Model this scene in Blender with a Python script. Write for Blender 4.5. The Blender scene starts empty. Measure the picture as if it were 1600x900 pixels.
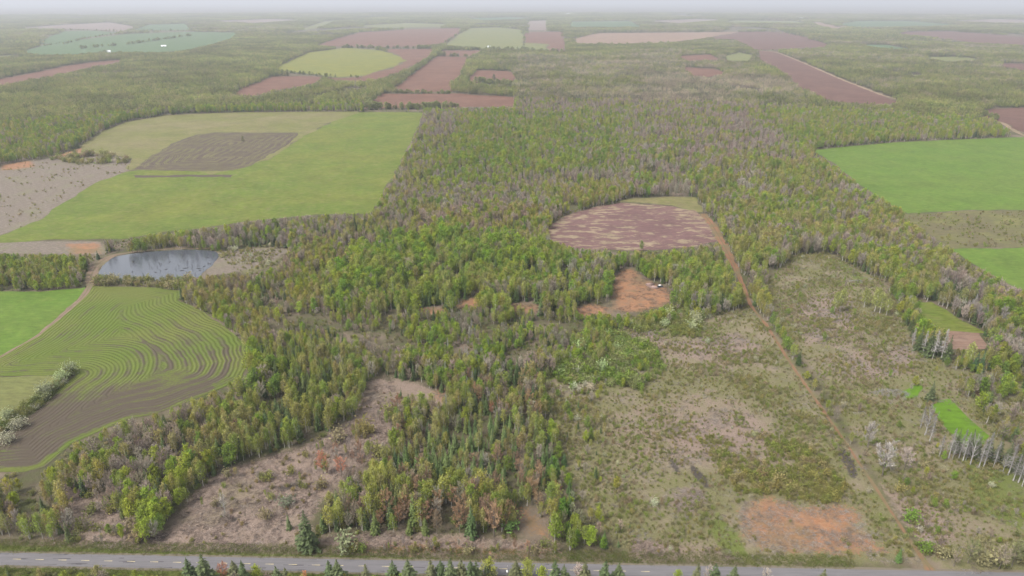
import bpy, bmesh, math, random
import numpy as np
from mathutils import Vector, Matrix, geometry

# ------------------------------------------------------------------ camera, sky, sun, exposure
R = math.radians
scene = bpy.context.scene
ALT = 200.0                       # metres above the ground (drone view)
PITCH = R(22.83)
FPX = 1600 * 24.0 / 36.0
cam_d = bpy.data.cameras.new('camera'); cam_d.sensor_width = 36; cam_d.lens = 24
cam_d.clip_start = 1; cam_d.clip_end = 200000
cam = bpy.data.objects.new('camera', cam_d); scene.collection.objects.link(cam)
cam.location = (0, 0, ALT); cam.rotation_euler = (R(90) - PITCH, 0, 0)
scene.camera = cam

SUN_EL, SUN_AZ = R(52), R(-120)   # azimuth from +Y, clockwise seen from above
world = bpy.data.worlds.new('World'); scene.world = world; world.use_nodes = True
wn, wl = world.node_tree.nodes, world.node_tree.links
bg = wn['Background']
sky = wn.new('ShaderNodeTexSky'); sky.sky_type = 'NISHITA'; sky.sun_disc = False
sky.sun_elevation = SUN_EL; sky.sun_rotation = SUN_AZ; sky.dust_density = 3.0
sky.ozone_density = 1.0; sky.air_density = 1.0
hs = wn.new('ShaderNodeHueSaturation'); hs.inputs['Saturation'].default_value = 0.22   # thin overcast: the blue is veiled
wl.new(sky.outputs[0], hs.inputs['Color']); wl.new(hs.outputs[0], bg.inputs['Color'])
bg.inputs['Strength'].default_value = 0.13
sun_d = bpy.data.lights.new('sun', 'SUN'); sun_d.energy = 1.5; sun_d.angle = R(12); sun_d.color = (1.0, 0.96, 0.9)
sun = bpy.data.objects.new('sun', sun_d); scene.collection.objects.link(sun)
sun_dir = Vector((math.sin(SUN_AZ) * math.cos(SUN_EL), math.cos(SUN_AZ) * math.cos(SUN_EL), math.sin(SUN_EL)))
sun.rotation_euler = sun_dir.to_track_quat('Z', 'Y').to_euler()
vs = scene.view_settings
vs.view_transform = 'Standard'; vs.look = 'None'; vs.exposure = 1.55; vs.gamma = 1.0; vs.use_curve_mapping = False
scene.cycles.use_denoising = True
scene.cycles.max_bounces = 4; scene.cycles.diffuse_bounces = 2; scene.cycles.glossy_bounces = 2
scene.cycles.transmission_bounces = 2; scene.cycles.volume_bounces = 0; scene.cycles.transparent_max_bounces = 4

rng = np.random.default_rng(11)
random.seed(11)
COL = scene.collection

# ------------------------------------------------------------------ pixels of the 1600x900 photograph <-> places
SP, CP = math.sin(PITCH), math.cos(PITCH)
def unproj(u, v, z=0.0):
    u = np.asarray(u, float); v = np.maximum(np.asarray(v, float), 4.5)
    x = (u - 800) / FPX; y = -(v - 450) / FPX
    dx, dy, dz = x, CP + y * SP, -SP + y * CP
    t = (ALT - z) / -dz
    return dx * t, dy * t
def proj(X, Y, Z=0.0):
    Zr = np.asarray(Z, float) - ALT
    f = np.maximum(Y * CP - Zr * SP, 1.0); up = Y * SP + Zr * CP
    return 800 + FPX * X / f, 450 - FPX * up / f
def W(pts):
    a = np.array(pts, float); X, Y = unproj(a[:, 0], a[:, 1]); return np.stack([X, Y], 1)
def inpoly(P, poly):
    poly = np.asarray(poly, float); x, y = P[:, 0], P[:, 1]
    res = np.zeros(len(P), bool)
    lo, hi = poly.min(0), poly.max(0)
    m = (x >= lo[0]) & (x <= hi[0]) & (y >= lo[1]) & (y <= hi[1])
    if not m.any(): return res
    xs, ys = x[m], y[m]; r = np.zeros(len(xs), bool); n = len(poly)
    for i in range(n):
        x1, y1 = poly[i]; x2, y2 = poly[(i + 1) % n]
        if y1 == y2: continue
        c = ((y1 > ys) != (y2 > ys)) & (xs < (x2 - x1) * (ys - y1) / (y2 - y1) + x1)
        r ^= c
    res[m] = r; return res
def segdist(P, poly, closed=True):
    d = np.full(len(P), 1e9); n = len(poly)
    for i in range(n if closed else n - 1):
        a = poly[i]; b = poly[(i + 1) % n]; ab = b - a; L = max((ab ** 2).sum(), 1e-9)
        t = np.clip(((P - a) @ ab) / L, 0, 1)
        d = np.minimum(d, np.hypot(*(P - a - t[:, None] * ab).T))
    return d
def sdf(P, poly):
    return segdist(P, poly) * np.where(inpoly(P, poly), 1, -1)
def h2(ix, iy, s):
    n = (ix.astype(np.int64) * 374761393 + iy.astype(np.int64) * 668265263 + s * 974711) & 0x7fffffff
    n = ((n ^ (n >> 13)) * 1274126177) & 0x7fffffff
    return ((n ^ (n >> 16)) & 0xffff) / 65535.0
def vnoise(X, Y, s=0):
    ix, iy = np.floor(X), np.floor(Y); fx, fy = X - ix, Y - iy
    fx = fx * fx * (3 - 2 * fx); fy = fy * fy * (3 - 2 * fy)
    a, b, c, d = h2(ix, iy, s), h2(ix + 1, iy, s), h2(ix, iy + 1, s), h2(ix + 1, iy + 1, s)
    return (a * (1 - fx) + b * fx) * (1 - fy) + (c * (1 - fx) + d * fx) * fy
def fbm(X, Y, s=0):
    return .55 * vnoise(X, Y, s) + .3 * vnoise(X * 2.1, Y * 2.1, s + 5) + .15 * vnoise(X * 4.3, Y * 4.3, s + 9)
def resample(poly, step, closed=True):
    out = []; n = len(poly)
    for i in range(n if closed else n - 1):
        a, b = poly[i], poly[(i + 1) % n]; k = max(1, int(np.hypot(*(b - a)) / step))
        for j in range(k): out.append(a + (b - a) * j / k)
    if not closed: out.append(poly[-1])
    return np.array(out)
def smooth(poly, it=2, closed=True):
    p = np.asarray(poly, float)
    for _ in range(it):
        q = np.roll(p, -1, 0); a = .75 * p + .25 * q; b = .25 * p + .75 * q
        r = np.empty((2 * len(p), 2)); r[0::2] = a; r[1::2] = b
        if not closed: r = np.concatenate([p[:1], r[:-2], p[-1:]])
        p = r
    return p

# ------------------------------------------------------------------ materials
def nt(name):
    m = bpy.data.materials.new(name); m.use_nodes = True
    N, L = m.node_tree.nodes, m.node_tree.links
    p = N['Principled BSDF']; p.inputs['Roughness'].default_value = .9; p.inputs['Specular IOR Level'].default_value = .15
    return m, N, L, p
def val(N, L, sock, x):
    if hasattr(x, 'is_output'): L.new(x, sock)
    elif isinstance(x, (tuple, list)): sock.default_value = (*x[:3], 1) if len(sock.default_value) == 4 else x
    else: sock.default_value = x
def mix(N, L, f, a, b, bl='MIX'):
    n = N.new('ShaderNodeMix'); n.data_type = 'RGBA'; n.blend_type = bl
    val(N, L, n.inputs[0], f); val(N, L, n.inputs[6], a); val(N, L, n.inputs[7], b)
    return n.outputs[2]
def mth(N, L, op, a, b=0.0, c=None, clamp=False):
    n = N.new('ShaderNodeMath'); n.operation = op; n.use_clamp = clamp
    val(N, L, n.inputs[0], a); val(N, L, n.inputs[1], b)
    if c is not None: val(N, L, n.inputs[2], c)
    return n.outputs[0]
def noise(N, L, scale, detail=4, rough=.6, vec=None, dist=0.0):
    n = N.new('ShaderNodeTexNoise'); n.inputs['Scale'].default_value = scale; n.inputs['Detail'].default_value = detail
    n.inputs['Roughness'].default_value = rough; n.inputs['Distortion'].default_value = dist
    if vec is not None: L.new(vec, n.inputs['Vector'])
    return n.outputs['Fac']
def ramp(N, L, f, lo, hi):
    n = N.new('ShaderNodeMapRange'); n.interpolation_type = 'SMOOTHSTEP'
    val(N, L, n.inputs[0], f); n.inputs[1].default_value = lo; n.inputs[2].default_value = hi
    return n.outputs[0]
def wpos(N, L, scale=(1, 1, 1), rotz=0.0):
    g = N.new('ShaderNodeNewGeometry'); m = N.new('ShaderNodeMapping')
    m.inputs['Scale'].default_value = scale; m.inputs['Rotation'].default_value = (0, 0, rotz)
    L.new(g.outputs['Position'], m.inputs['Vector']); return m.outputs[0]
def bump(N, L, p, h, strength=.5, dist=.3):
    b = N.new('ShaderNodeBump'); b.inputs['Strength'].default_value = strength; b.inputs['Distance'].default_value = dist
    L.new(h, b.inputs['Height']); L.new(b.outputs[0], p.inputs['Normal'])
def attr(N, name, kind='GEOMETRY'):
    a = N.new('ShaderNodeAttribute'); a.attribute_name = name; a.attribute_type = kind; return a

def leaf_material(name, rough=.75, transl=.45, spread=.5, gain=2.1):
    m, N, L, p = nt(name)
    t = attr(N, 'tint', 'INSTANCER'); sh = attr(N, 'shade')
    g = N.new('ShaderNodeNewGeometry')
    k = mth(N, L, 'MULTIPLY_ADD', g.outputs['Random Per Island'], spread * gain, (1 - spread / 2) * gain)
    c = mix(N, L, 1.0, t.outputs['Color'], sh.outputs['Color'], 'MULTIPLY')
    vm = N.new('ShaderNodeVectorMath'); vm.operation = 'SCALE'; L.new(c, vm.inputs[0]); L.new(k, vm.inputs['Scale'])
    L.new(vm.outputs[0], p.inputs['Base Color']); p.inputs['Roughness'].default_value = rough
    if transl:
        tr = N.new('ShaderNodeBsdfTranslucent'); L.new(vm.outputs[0], tr.inputs['Color'])
        ms = N.new('ShaderNodeMixShader'); ms.inputs[0].default_value = transl
        L.new(p.outputs[0], ms.inputs[1]); L.new(tr.outputs[0], ms.inputs[2]); L.new(ms.outputs[0], N['Material Output'].inputs[0])
    return m
M_LEAF = leaf_material('spring_leaves')
M_NEEDLE = leaf_material('conifer_needles', .7, .2, .5, 1.8)
M_TWIG = leaf_material('bare_twigs', .9, .15, .5, 1.8)
def plain(name, col, col2=None, scale=3.0, rough=.85):
    m, N, L, p = nt(name)
    if col2: L.new(mix(N, L, ramp(N, L, noise(N, L, scale, 4, .6), .35, .65), col, col2), p.inputs['Base Color'])
    else: p.inputs['Base Color'].default_value = (*col, 1)
    p.inputs['Roughness'].default_value = rough
    return m
M_BARK = plain('grey_bark', (.16, .14, .12), (.09, .075, .06), 2.0)
M_BIRCH = plain('birch_bark', (.5, .48, .43), (.26, .23, .2), 1.5)
M_DEADWOOD = plain('weathered_wood', (.36, .345, .33), (.2, .185, .175), 2.0)

# ground: one sheet, its cover mixed from the zones the land has
def ground_material():
    m, N, L, p = nt('ground_cover')
    P = wpos(N, L)
    n_s = noise(N, L, .9, 5, .65, P); n_m = noise(N, L, .16, 5, .6, P); n_l = noise(N, L, .035, 5, .6, P); n_x = noise(N, L, .006, 4, .6, P)
    st = noise(N, L, .7, 5, .7, wpos(N, L, (.35, 1.2, 1), .25))
    floor = mix(N, L, ramp(N, L, n_m, .35, .65), (.06, .05, .03), (.056, .06, .022))  # leaf litter tones, darkened to deepen the faint shade between the trees
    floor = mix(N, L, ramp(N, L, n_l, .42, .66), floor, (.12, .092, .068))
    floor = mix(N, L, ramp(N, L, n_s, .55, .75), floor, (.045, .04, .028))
    def layer(base, name, col, edge=.5):
        a = attr(N, name).outputs['Fac']
        w = mth(N, L, 'ADD', a, mth(N, L, 'MULTIPLY', mth(N, L, 'SUBTRACT', mth(N, L, 'ADD', mth(N, L, 'MULTIPLY', n_m, .5), mth(N, L, 'MULTIPLY', n_s, .5)), .5), edge * 2))
        return mix(N, L, ramp(N, L, w, .38, .62), base, col)
    n_f = noise(N, L, 2.4, 4, .7, P)
    scrub = mix(N, L, ramp(N, L, n_f, .38, .62), (.074, .074, .03), (.142, .124, .066))
    scrub = mix(N, L, mth(N, L, 'MULTIPLY', ramp(N, L, n_l, .46, .64), .8), scrub, (.158, .125, .09))
    scrub = mix(N, L, mth(N, L, 'MULTIPLY', ramp(N, L, n_m, .46, .68), .85), scrub, (.092, .096, .03))
    scrub = mix(N, L, mth(N, L, 'MULTIPLY', ramp(N, L, n_s, .58, .72), .6), scrub, (.06, .052, .03))
    slash = mix(N, L, ramp(N, L, n_f, .35, .66), (.10, .074, .058), (.225, .168, .136))
    slash = mix(N, L, mth(N, L, 'MULTIPLY', ramp(N, L, n_m, .45, .7), .7), slash, (.15, .112, .08))
    slash = mix(N, L, mth(N, L, 'MULTIPLY', ramp(N, L, n_l, .5, .68), .5), slash, (.11, .096, .052))
    slash = mix(N, L, mth(N, L, 'MULTIPLY', ramp(N, L, n_s, .56, .72), .85), slash, (.045, .036, .03))
    stub = mix(N, L, ramp(N, L, st, .35, .7), (.085, .07, .054), (.175, .143, .118))
    stub = mix(N, L, mth(N, L, 'MULTIPLY', ramp(N, L, n_m, .45, .7), .6), stub, (.105, .085, .06))
    stub = mix(N, L, mth(N, L, 'MULTIPLY', ramp(N, L, n_l, .48, .7), .5), stub, (.12, .12, .06))
    grass = mix(N, L, ramp(N, L, n_m, .3, .7), (.075, .092, .02), (.095, .105, .03))
    grass = mix(N, L, ramp(N, L, n_s, .5, .75), grass, (.06, .068, .02))
    orange = mix(N, L, ramp(N, L, st, .35, .68), (.19, .086, .043), (.235, .128, .07))
    orange = mix(N, L, mth(N, L, 'MULTIPLY', ramp(N, L, n_m, .42, .66), .8), orange, (.135, .088, .056))
    orange = mix(N, L, mth(N, L, 'MULTIPLY', ramp(N, L, n_f, .5, .7), .6), orange, (.15, .105, .066))
    orange = mix(N, L, mth(N, L, 'MULTIPLY', ramp(N, L, n_l, .5, .66), .6), orange, (.10, .085, .045))
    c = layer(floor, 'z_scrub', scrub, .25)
    c = layer(c, 'z_stubble', stub, .5)
    c = layer(c, 'z_patchy', slash, 1.1)
    c = layer(c, 'z_slash', slash, .9)
    c = layer(c, 'z_grass', grass, .35)
    c = layer(c, 'z_orange', orange, 1.0)
    wet = mix(N, L, n_s, (.03, .025, .022), (.06, .05, .04))
    c = layer(c, 'z_wet', wet, .9)
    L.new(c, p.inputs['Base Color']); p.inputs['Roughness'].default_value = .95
    bump(N, L, p, mth(N, L, 'ADD', n_s, n_m), .7, .8)
    return m

def field_material(name, a, b, c=None, stripe=0.0, rot=0.0, scol=None, big=.012, patch=None, pthr=(.5, .62), pscale=.05):
    """crop or bare soil: two tones in broad patches, a third in fine ones, drill rows along rot"""
    m, N, L, p = nt(name); P = wpos(N, L)
    n1 = noise(N, L, big, 5, .6, P); n2 = noise(N, L, .12, 5, .65, P); n3 = noise(N, L, .8, 4, .65, P)
    rows = noise(N, L, .22, 4, .6, wpos(N, L, (.12, 2.2, 1), rot))
    col = mix(N, L, ramp(N, L, n1, .36, .64), a, b)
    if c: col = mix(N, L, mth(N, L, 'MULTIPLY', ramp(N, L, n2, .45, .75), .8), col, c)
    if patch: col = mix(N, L, ramp(N, L, mth(N, L, 'ADD', mth(N, L, 'MULTIPLY', noise(N, L, pscale, 7, .72, wpos(N, L, (.45, 1, 1), rot)), .75), mth(N, L, 'MULTIPLY', n1, .25)), *pthr), col, patch)
    if stripe:
        sc = scol or tuple(x * .6 for x in a)
        col = mix(N, L, mth(N, L, 'MULTIPLY', ramp(N, L, rows, .48, .68), stripe), col, sc)
    fine = noise(N, L, .28, 5, .75, wpos(N, L, (.5, 1.3, 1), rot))
    k = mth(N, L, 'ADD', mth(N, L, 'MULTIPLY_ADD', fine, 1.5, -.1), mth(N, L, 'MULTIPLY_ADD', noise(N, L, .03, 6, .75, P), 1.0, -.15))
    vm = N.new('ShaderNodeVectorMath'); vm.operation = 'SCALE'; L.new(col, vm.inputs[0]); L.new(k, vm.inputs['Scale'])
    L.new(vm.outputs[0], p.inputs['Base Color']); p.inputs['Roughness'].default_value = .95
    bump(N, L, p, n3, .5, .25)
    return m
def tilled_material(name, green, green2, soil, period, amount):
    """grass with disc-harrow passes that run round the field parallel to its edge"""
    m, N, L, p = nt(name); P = wpos(N, L)
    d = attr(N, 'edge_distance').outputs['Fac']; am = attr(N, 'tilth').outputs['Fac']
    n1 = noise(N, L, .02, 4, .6, P); n2 = noise(N, L, .1, 5, .65, P); n3 = noise(N, L, .7, 4, .7, P)
    dd = mth(N, L, 'ADD', d, mth(N, L, 'MULTIPLY', noise(N, L, .009, 3, .5, P), 26.0))
    w1 = mth(N, L, 'SINE', mth(N, L, 'MULTIPLY', dd, 6.2832 / period))
    w2 = mth(N, L, 'SINE', mth(N, L, 'MULTIPLY', dd, 6.2832 / (period * .31)))
    w = mth(N, L, 'ADD', mth(N, L, 'MULTIPLY', mth(N, L, 'MULTIPLY', w1, ramp(N, L, noise(N, L, .03, 4, .6, P), .35, .65)), .42), mth(N, L, 'MULTIPLY', mth(N, L, 'MULTIPLY', w2, ramp(N, L, noise(N, L, .017, 4, .6, P), .42, .66)), .38))
    w = mth(N, L, 'ADD', w, mth(N, L, 'MULTIPLY', mth(N, L, 'SUBTRACT', noise(N, L, .06, 6, .7, P), .5), 2.0))
    w = mth(N, L, 'ADD', w, mth(N, L, 'MULTIPLY', mth(N, L, 'SUBTRACT', n3, .5), 1.3))
    f = ramp(N, L, mth(N, L, 'ADD', w, mth(N, L, 'SUBTRACT', am, 1 - amount)), -.32, .55)
    g = mix(N, L, ramp(N, L, n1, .35, .65), green, green2)
    g = mix(N, L, mth(N, L, 'MULTIPLY', ramp(N, L, n3, .4, .8), .6), g, tuple(x * .7 for x in green))
    s = mix(N, L, n3, tuple(x * .75 for x in soil), tuple(x * 1.2 for x in soil))
    L.new(mix(N, L, f, g, s), p.inputs['Base Color']); p.inputs['Roughness'].default_value = .95
    bump(N, L, p, mth(N, L, 'ADD', n3, w2), .5, .25)
    return m

# ------------------------------------------------------------------ mesh helpers
def mesh_from(name, V, F, mats, mi=None, shade=None):
    me = bpy.data.meshes.new(name)
    V = np.asarray(V, np.float32)
    if isinstance(F, np.ndarray):
        nf, k = F.shape
        me.vertices.add(len(V)); me.vertices.foreach_set('co', V.ravel())
        me.loops.add(nf * k); me.loops.foreach_set('vertex_index', F.astype(np.int32).ravel())
        me.polygons.add(nf); me.polygons.foreach_set('loop_start', np.arange(0, nf * k, k, dtype=np.int32))
        me.update(calc_edges=True)
    else:
        me.from_pydata([tuple(v) for v in V], [], F); me.update()
    for m in mats: me.materials.append(m)
    if mi is not None: me.polygons.foreach_set('material_index', np.asarray(mi, np.int32))
    if shade is not None:
        a = me.attributes.new('shade', 'FLOAT_COLOR', 'POINT')
        s = np.ones((len(V), 4), np.float32); s[:, :3] = shade; a.data.foreach_set('color', s.ravel())
    return me
def link(name, me, parent=None, **props):
    o = bpy.data.objects.new(name, me); COL.objects.link(o)
    if parent: o.parent = parent
    for k, v in props.items(): o[k] = v
    return o
def fattr(me, name, arr):
    a = me.attributes.new(name, 'FLOAT', 'POINT'); a.data.foreach_set('value', np.asarray(arr, np.float32))

class Geo:                       # quads only, collected with numpy
    def __init__(s): s.V, s.F, s.M, s.S, s.n = [], [], [], [], 0
    def add(s, V, F, mi, sh=(1, 1, 1)):
        V = np.asarray(V, float); F = np.asarray(F, int)
        s.V.append(V); s.F.append(F + s.n); s.M.append(np.full(len(F), mi)); s.n += len(V)
        sh = np.asarray(sh, float); s.S.append(np.broadcast_to(sh, (len(V), 3)) if sh.ndim == 1 else sh)
    def tube(s, pts, rad, sides=5, mi=0, sh=(1, 1, 1)):
        pts = np.asarray(pts, float); n = len(pts); V = []
        for i in range(n):
            t = pts[min(i + 1, n - 1)] - pts[max(i - 1, 0)]; t /= np.linalg.norm(t) + 1e-9
            a = np.cross(t, (0.31, .95, .05)); a /= np.linalg.norm(a) + 1e-9; b = np.cross(t, a)
            for k in range(sides):
                an = 2 * math.pi * k / sides; V.append(pts[i] + rad[i] * (a * math.cos(an) + b * math.sin(an)))
        F = [(i * sides + k, i * sides + (k + 1) % sides, (i + 1) * sides + (k + 1) % sides, (i + 1) * sides + k) for i in range(n - 1) for k in range(sides)]
        s.add(V, F, mi, sh)
    def cards(s, C, D, N, length, width, mi, sh=(1, 1, 1)):
        """leaf shaped quads at C along D, facing N"""
        C = np.asarray(C, float); D = D / (np.linalg.norm(D, axis=1, keepdims=True) + 1e-9)
        B = np.cross(N, D); B /= np.linalg.norm(B, axis=1, keepdims=True) + 1e-9
        l = np.broadcast_to(np.asarray(length, float), (len(C),))[:, None]; w = np.broadcast_to(np.asarray(width, float), (len(C),))[:, None]
        V = np.stack([C - D * l * .5, C + B * w * .5 - D * l * .05, C + D * l * .5, C - B * w * .5 + D * l * .08], 1).reshape(-1, 3)
        F = np.arange(len(C) * 4).reshape(-1, 4)
        sh = np.asarray(sh, float)
        if sh.ndim == 2: sh = np.repeat(sh, 4, 0)
        s.add(V, F, mi, sh)
    def mesh(s, name, mats):
        return mesh_from(name, np.concatenate(s.V), np.concatenate(s.F), mats, np.concatenate(s.M), np.concatenate(s.S))
def rdir(n, r, up=0.0):
    d = r.normal(size=(n, 3)); d[:, 2] += up; return d / np.linalg.norm(d, axis=1, keepdims=True)

# ------------------------------------------------------------------ plant prototypes (trunk, crown), 14 m trees and 2 m shrubs
def trunk_curve(r, h, lean=.03, n=6):
    z = np.linspace(0, h, n); off = np.cumsum(r.normal(0, lean * h / n, (n, 2)), 0); off[0] = 0
    return np.column_stack([off, z])
def curve_at(c, z):
    return np.array([np.interp(z, c[:, 2], c[:, 0]), np.interp(z, c[:, 2], c[:, 1]), z])
def broadleaf(seed, h=14, width=.30, low=.34, nl=14, leaves=52, card=.62, bark=0, loose=1.0, stems=1):
    r = np.random.default_rng(seed); T, C = Geo(), Geo()
    for s_ in range(stems):
        hh = h * (1 if s_ == 0 else r.uniform(.75, .95)); a0 = r.uniform(0, 6.28)
        c = trunk_curve(r, hh * .93)
        if s_: c[:, :2] += np.outer(np.linspace(.03, .16, len(c)) * h, (math.cos(a0), math.sin(a0)))
        T.tube(c, np.linspace(.017 * hh, .003 * hh, len(c)), 6, bark)
        n_ = max(5, int(nl / stems ** .6))
        for i in range(n_):
            f = (i + r.uniform(0, .8)) / n_; z0 = hh * (low * .75 + (0.9 - low * .75) * f); a = i * 2.4 + r.uniform(-.5, .5)
            prof = math.sin(math.pi * min(1, .18 + .80 * f)) ** .7
            reach = hh * width * .5 * prof * r.uniform(.75, 1.2); rise = hh * r.uniform(.09, .19)
            b0 = curve_at(c, min(z0, hh * .9)); e = b0 + np.array([math.cos(a) * reach, math.sin(a) * reach, rise])
            mid = (b0 + e) / 2 + np.array([0, 0, -.1 * rise]) + r.normal(0, .1, 3)
            T.tube([b0, mid, e], [.006 * hh, .004 * hh, .0015 * hh], 3, bark)
            n = int(leaves * r.uniform(.7, 1.3)); t = r.uniform(.3, 1.12, n)[:, None]
            pos = b0 * (1 - t) + e * t + r.normal(0, 1, (n, 3)) * np.array([.055, .055, .062]) * hh * loose * (.45 + .55 * prof)
            hue = 1 + r.normal(0, .09)
            N = rdir(n, r, .9); D = rdir(n, r, .1)
            sz = card * r.uniform(.6, 1.3, n)
            C.cards(pos, D, N, sz, sz * .75, 1, np.array([hue, hue, hue * .96]) * r.uniform(.88, 1.12, (n, 1)))
        n = int(leaves * 1.2); pos = curve_at(c, hh * .88) + r.normal(0, 1, (n, 3)) * np.array([.045, .045, .06]) * hh
        sz = card * r.uniform(.6, 1.2, n); C.cards(pos, rdir(n, r), rdir(n, r, .4), sz, sz * .75, 1)
    return T, C
def spruce(seed, h=14, width=.34, droop=.25, sparse=0.0, whorls=19):
    r = np.random.default_rng(seed); T, C = Geo(), Geo()
    c = trunk_curve(r, h, .008); T.tube(c, np.linspace(.016 * h, .002 * h, len(c)), 6, 0)
    for i in range(whorls):
        f = i / (whorls - 1); z = h * (.07 + .9 * f); L0 = h * width * .5 * (1 - f) ** .8 * r.uniform(.85, 1.12) + .12
        nb = 9 if f < .6 else 7 if f < .85 else 5
        for k in range(nb):
            if r.uniform() < sparse: continue
            a = 2 * math.pi * (k + (i % 2) * .5) / nb + r.uniform(-.3, .3); L = L0 * r.uniform(.7, 1.15)
            d = np.array([math.cos(a), math.sin(a), 0]); n = 7 if L > 1 else 4
            t = r.uniform(.25, 1.0, n)[:, None]
            rise = .25 * (f > .75)
            pos = curve_at(c, z) + d * L * t + np.array([0, 0, 1.]) * (L * (rise - droop * t ** 1.5)) + r.normal(0, .09, (n, 3)) * L0 ** .5
            side = np.cross(d, (0, 0, 1)); s_ = np.where(np.arange(n) % 2 == 0, 1, -1)[:, None]
            D = d + side * s_ * .7 + np.array([0, 0, -.35]) + r.normal(0, .15, (n, 3))
            N = np.array([0, 0, 1.0]) + d * .35 + r.normal(0, .3, (n, 3))
            sz = (L * .42 + .25) * r.uniform(.8, 1.25, n)
            C.cards(pos, D, N, sz, sz * .55, 1, r.uniform(.78, 1.2, (n, 1)) * np.ones(3))
    n = 10; z = h * r.uniform(.9, 1.02, n); C.cards(np.column_stack([r.normal(0, .07, n), r.normal(0, .07, n), z]), np.column_stack([r.normal(0, .3, n), r.normal(0, .3, n), np.ones(n)]), rdir(n, r), .8, .3, 1)
    return T, C
def bare(seed, h=13, width=.42, dead=False, fine=1.0):
    r = np.random.default_rng(seed); T, C = Geo(), Geo()
    c = trunk_curve(r, h * .8, .04); T.tube(c, np.linspace(.017 * h, .004 * h, len(c)), 6, 0)
    nl = 17
    for i in range(nl):
        f = (i + r.uniform(0, .7)) / nl; z0 = h * (.2 + .58 * f); a = i * 2.4 + r.uniform(-.4, .4)
        reach = h * width * .5 * math.sin(math.pi * (.2 + .7 * f)) * r.uniform(.7, 1.15); rise = h * r.uniform(.14, .26)
        b0 = curve_at(c, min(z0, h * .8)); e = b0 + np.array([math.cos(a) * reach, math.sin(a) * reach, rise]); mid = (b0 + e) / 2 + np.array([math.cos(a), math.sin(a), 0]) * reach * .12
        T.tube([b0, mid, e], [.007 * h, .005 * h, .002 * h], 3, 0)
        n = int(44 * fine); t = r.uniform(.25, 1.08, n)[:, None]; base = np.where(t < .5, b0 + (mid - b0) * t * 2, mid + (e - mid) * (t * 2 - 1))
        D = (e - b0) / np.linalg.norm(e - b0) * .9 + rdir(n, r, .5) * .9
        ln = r.uniform(.5, 1.5, n) * h * .075
        pos = base + D / np.linalg.norm(D, axis=1, keepdims=True) * ln[:, None] * .5 + r.normal(0, .012 * h, (n, 3))
        C.cards(pos, D, rdir(n, r), ln, r.uniform(.10, .2, n) * (1.0 if not dead else .7), 1, r.uniform(.75, 1.2, (n, 1)) * np.ones(3))
    return T, C
def dead_conifer(seed, h=15):
    r = np.random.default_rng(seed); T, C = Geo(), Geo()
    c = trunk_curve(r, h, .012); T.tube(c, np.linspace(.016 * h, .003 * h, len(c)), 6, 0)
    for i in range(26):
        f = i / 25; z = h * (.28 + .68 * f); L0 = h * .13 * (1 - f) ** .7 + .3
        for k in range(4):
            a = r.uniform(0, 6.28); L = L0 * r.uniform(.5, 1.2); b0 = curve_at(c, z); d = np.array([math.cos(a), math.sin(a), r.uniform(-.35, .05)])
            T.tube([b0, b0 + d * L], [.035, .012], 3, 0)
            n = 6; t = r.uniform(.3, 1, n)[:, None]; pos = b0 + d * L * t + r.normal(0, .05, (n, 3)) + np.array([0, 0, -.12])
            C.cards(pos, np.column_stack([r.normal(0, .6, (n, 2)), -np.abs(r.normal(.6, .3, n))]), rdir(n, r), r.uniform(.3, .8, n), .11, 1, r.uniform(.8, 1.2, (n, 1)) * np.ones(3))
    return T, C
def shrub(seed, h=2.2, width=1.25, n=230, card=.30, twiggy=.0):
    r = np.random.default_rng(seed); T, C = Geo(), Geo()
    for i in range(7):
        a = r.uniform(0, 6.28); d = np.array([math.cos(a) * width * .4, math.sin(a) * width * .4, .8]) * h * r.uniform(.6, .95)
        T.tube([(0, 0, -.05), d * .5 + np.array([0, 0, .1]), d], [.03, .02, .006], 3, 0)
        m = n // 7; pos = d * r.uniform(.35, 1.05, m)[:, None] + r.normal(0, .16 * h, (m, 3)); pos[:, 2] = np.abs(pos[:, 2])
        k = 1 + r.normal(0, .1)
        sz = card * r.uniform(.6, 1.3, m) * h / 2
        C.cards(pos, rdir(m, r, .3), rdir(m, r, .5), sz * (1 + 1.6 * twiggy), sz * (.75 - .5 * twiggy), 1, k * r.uniform(.85, 1.15, (m, 1)) * np.ones(3))
    return T, C
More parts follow.
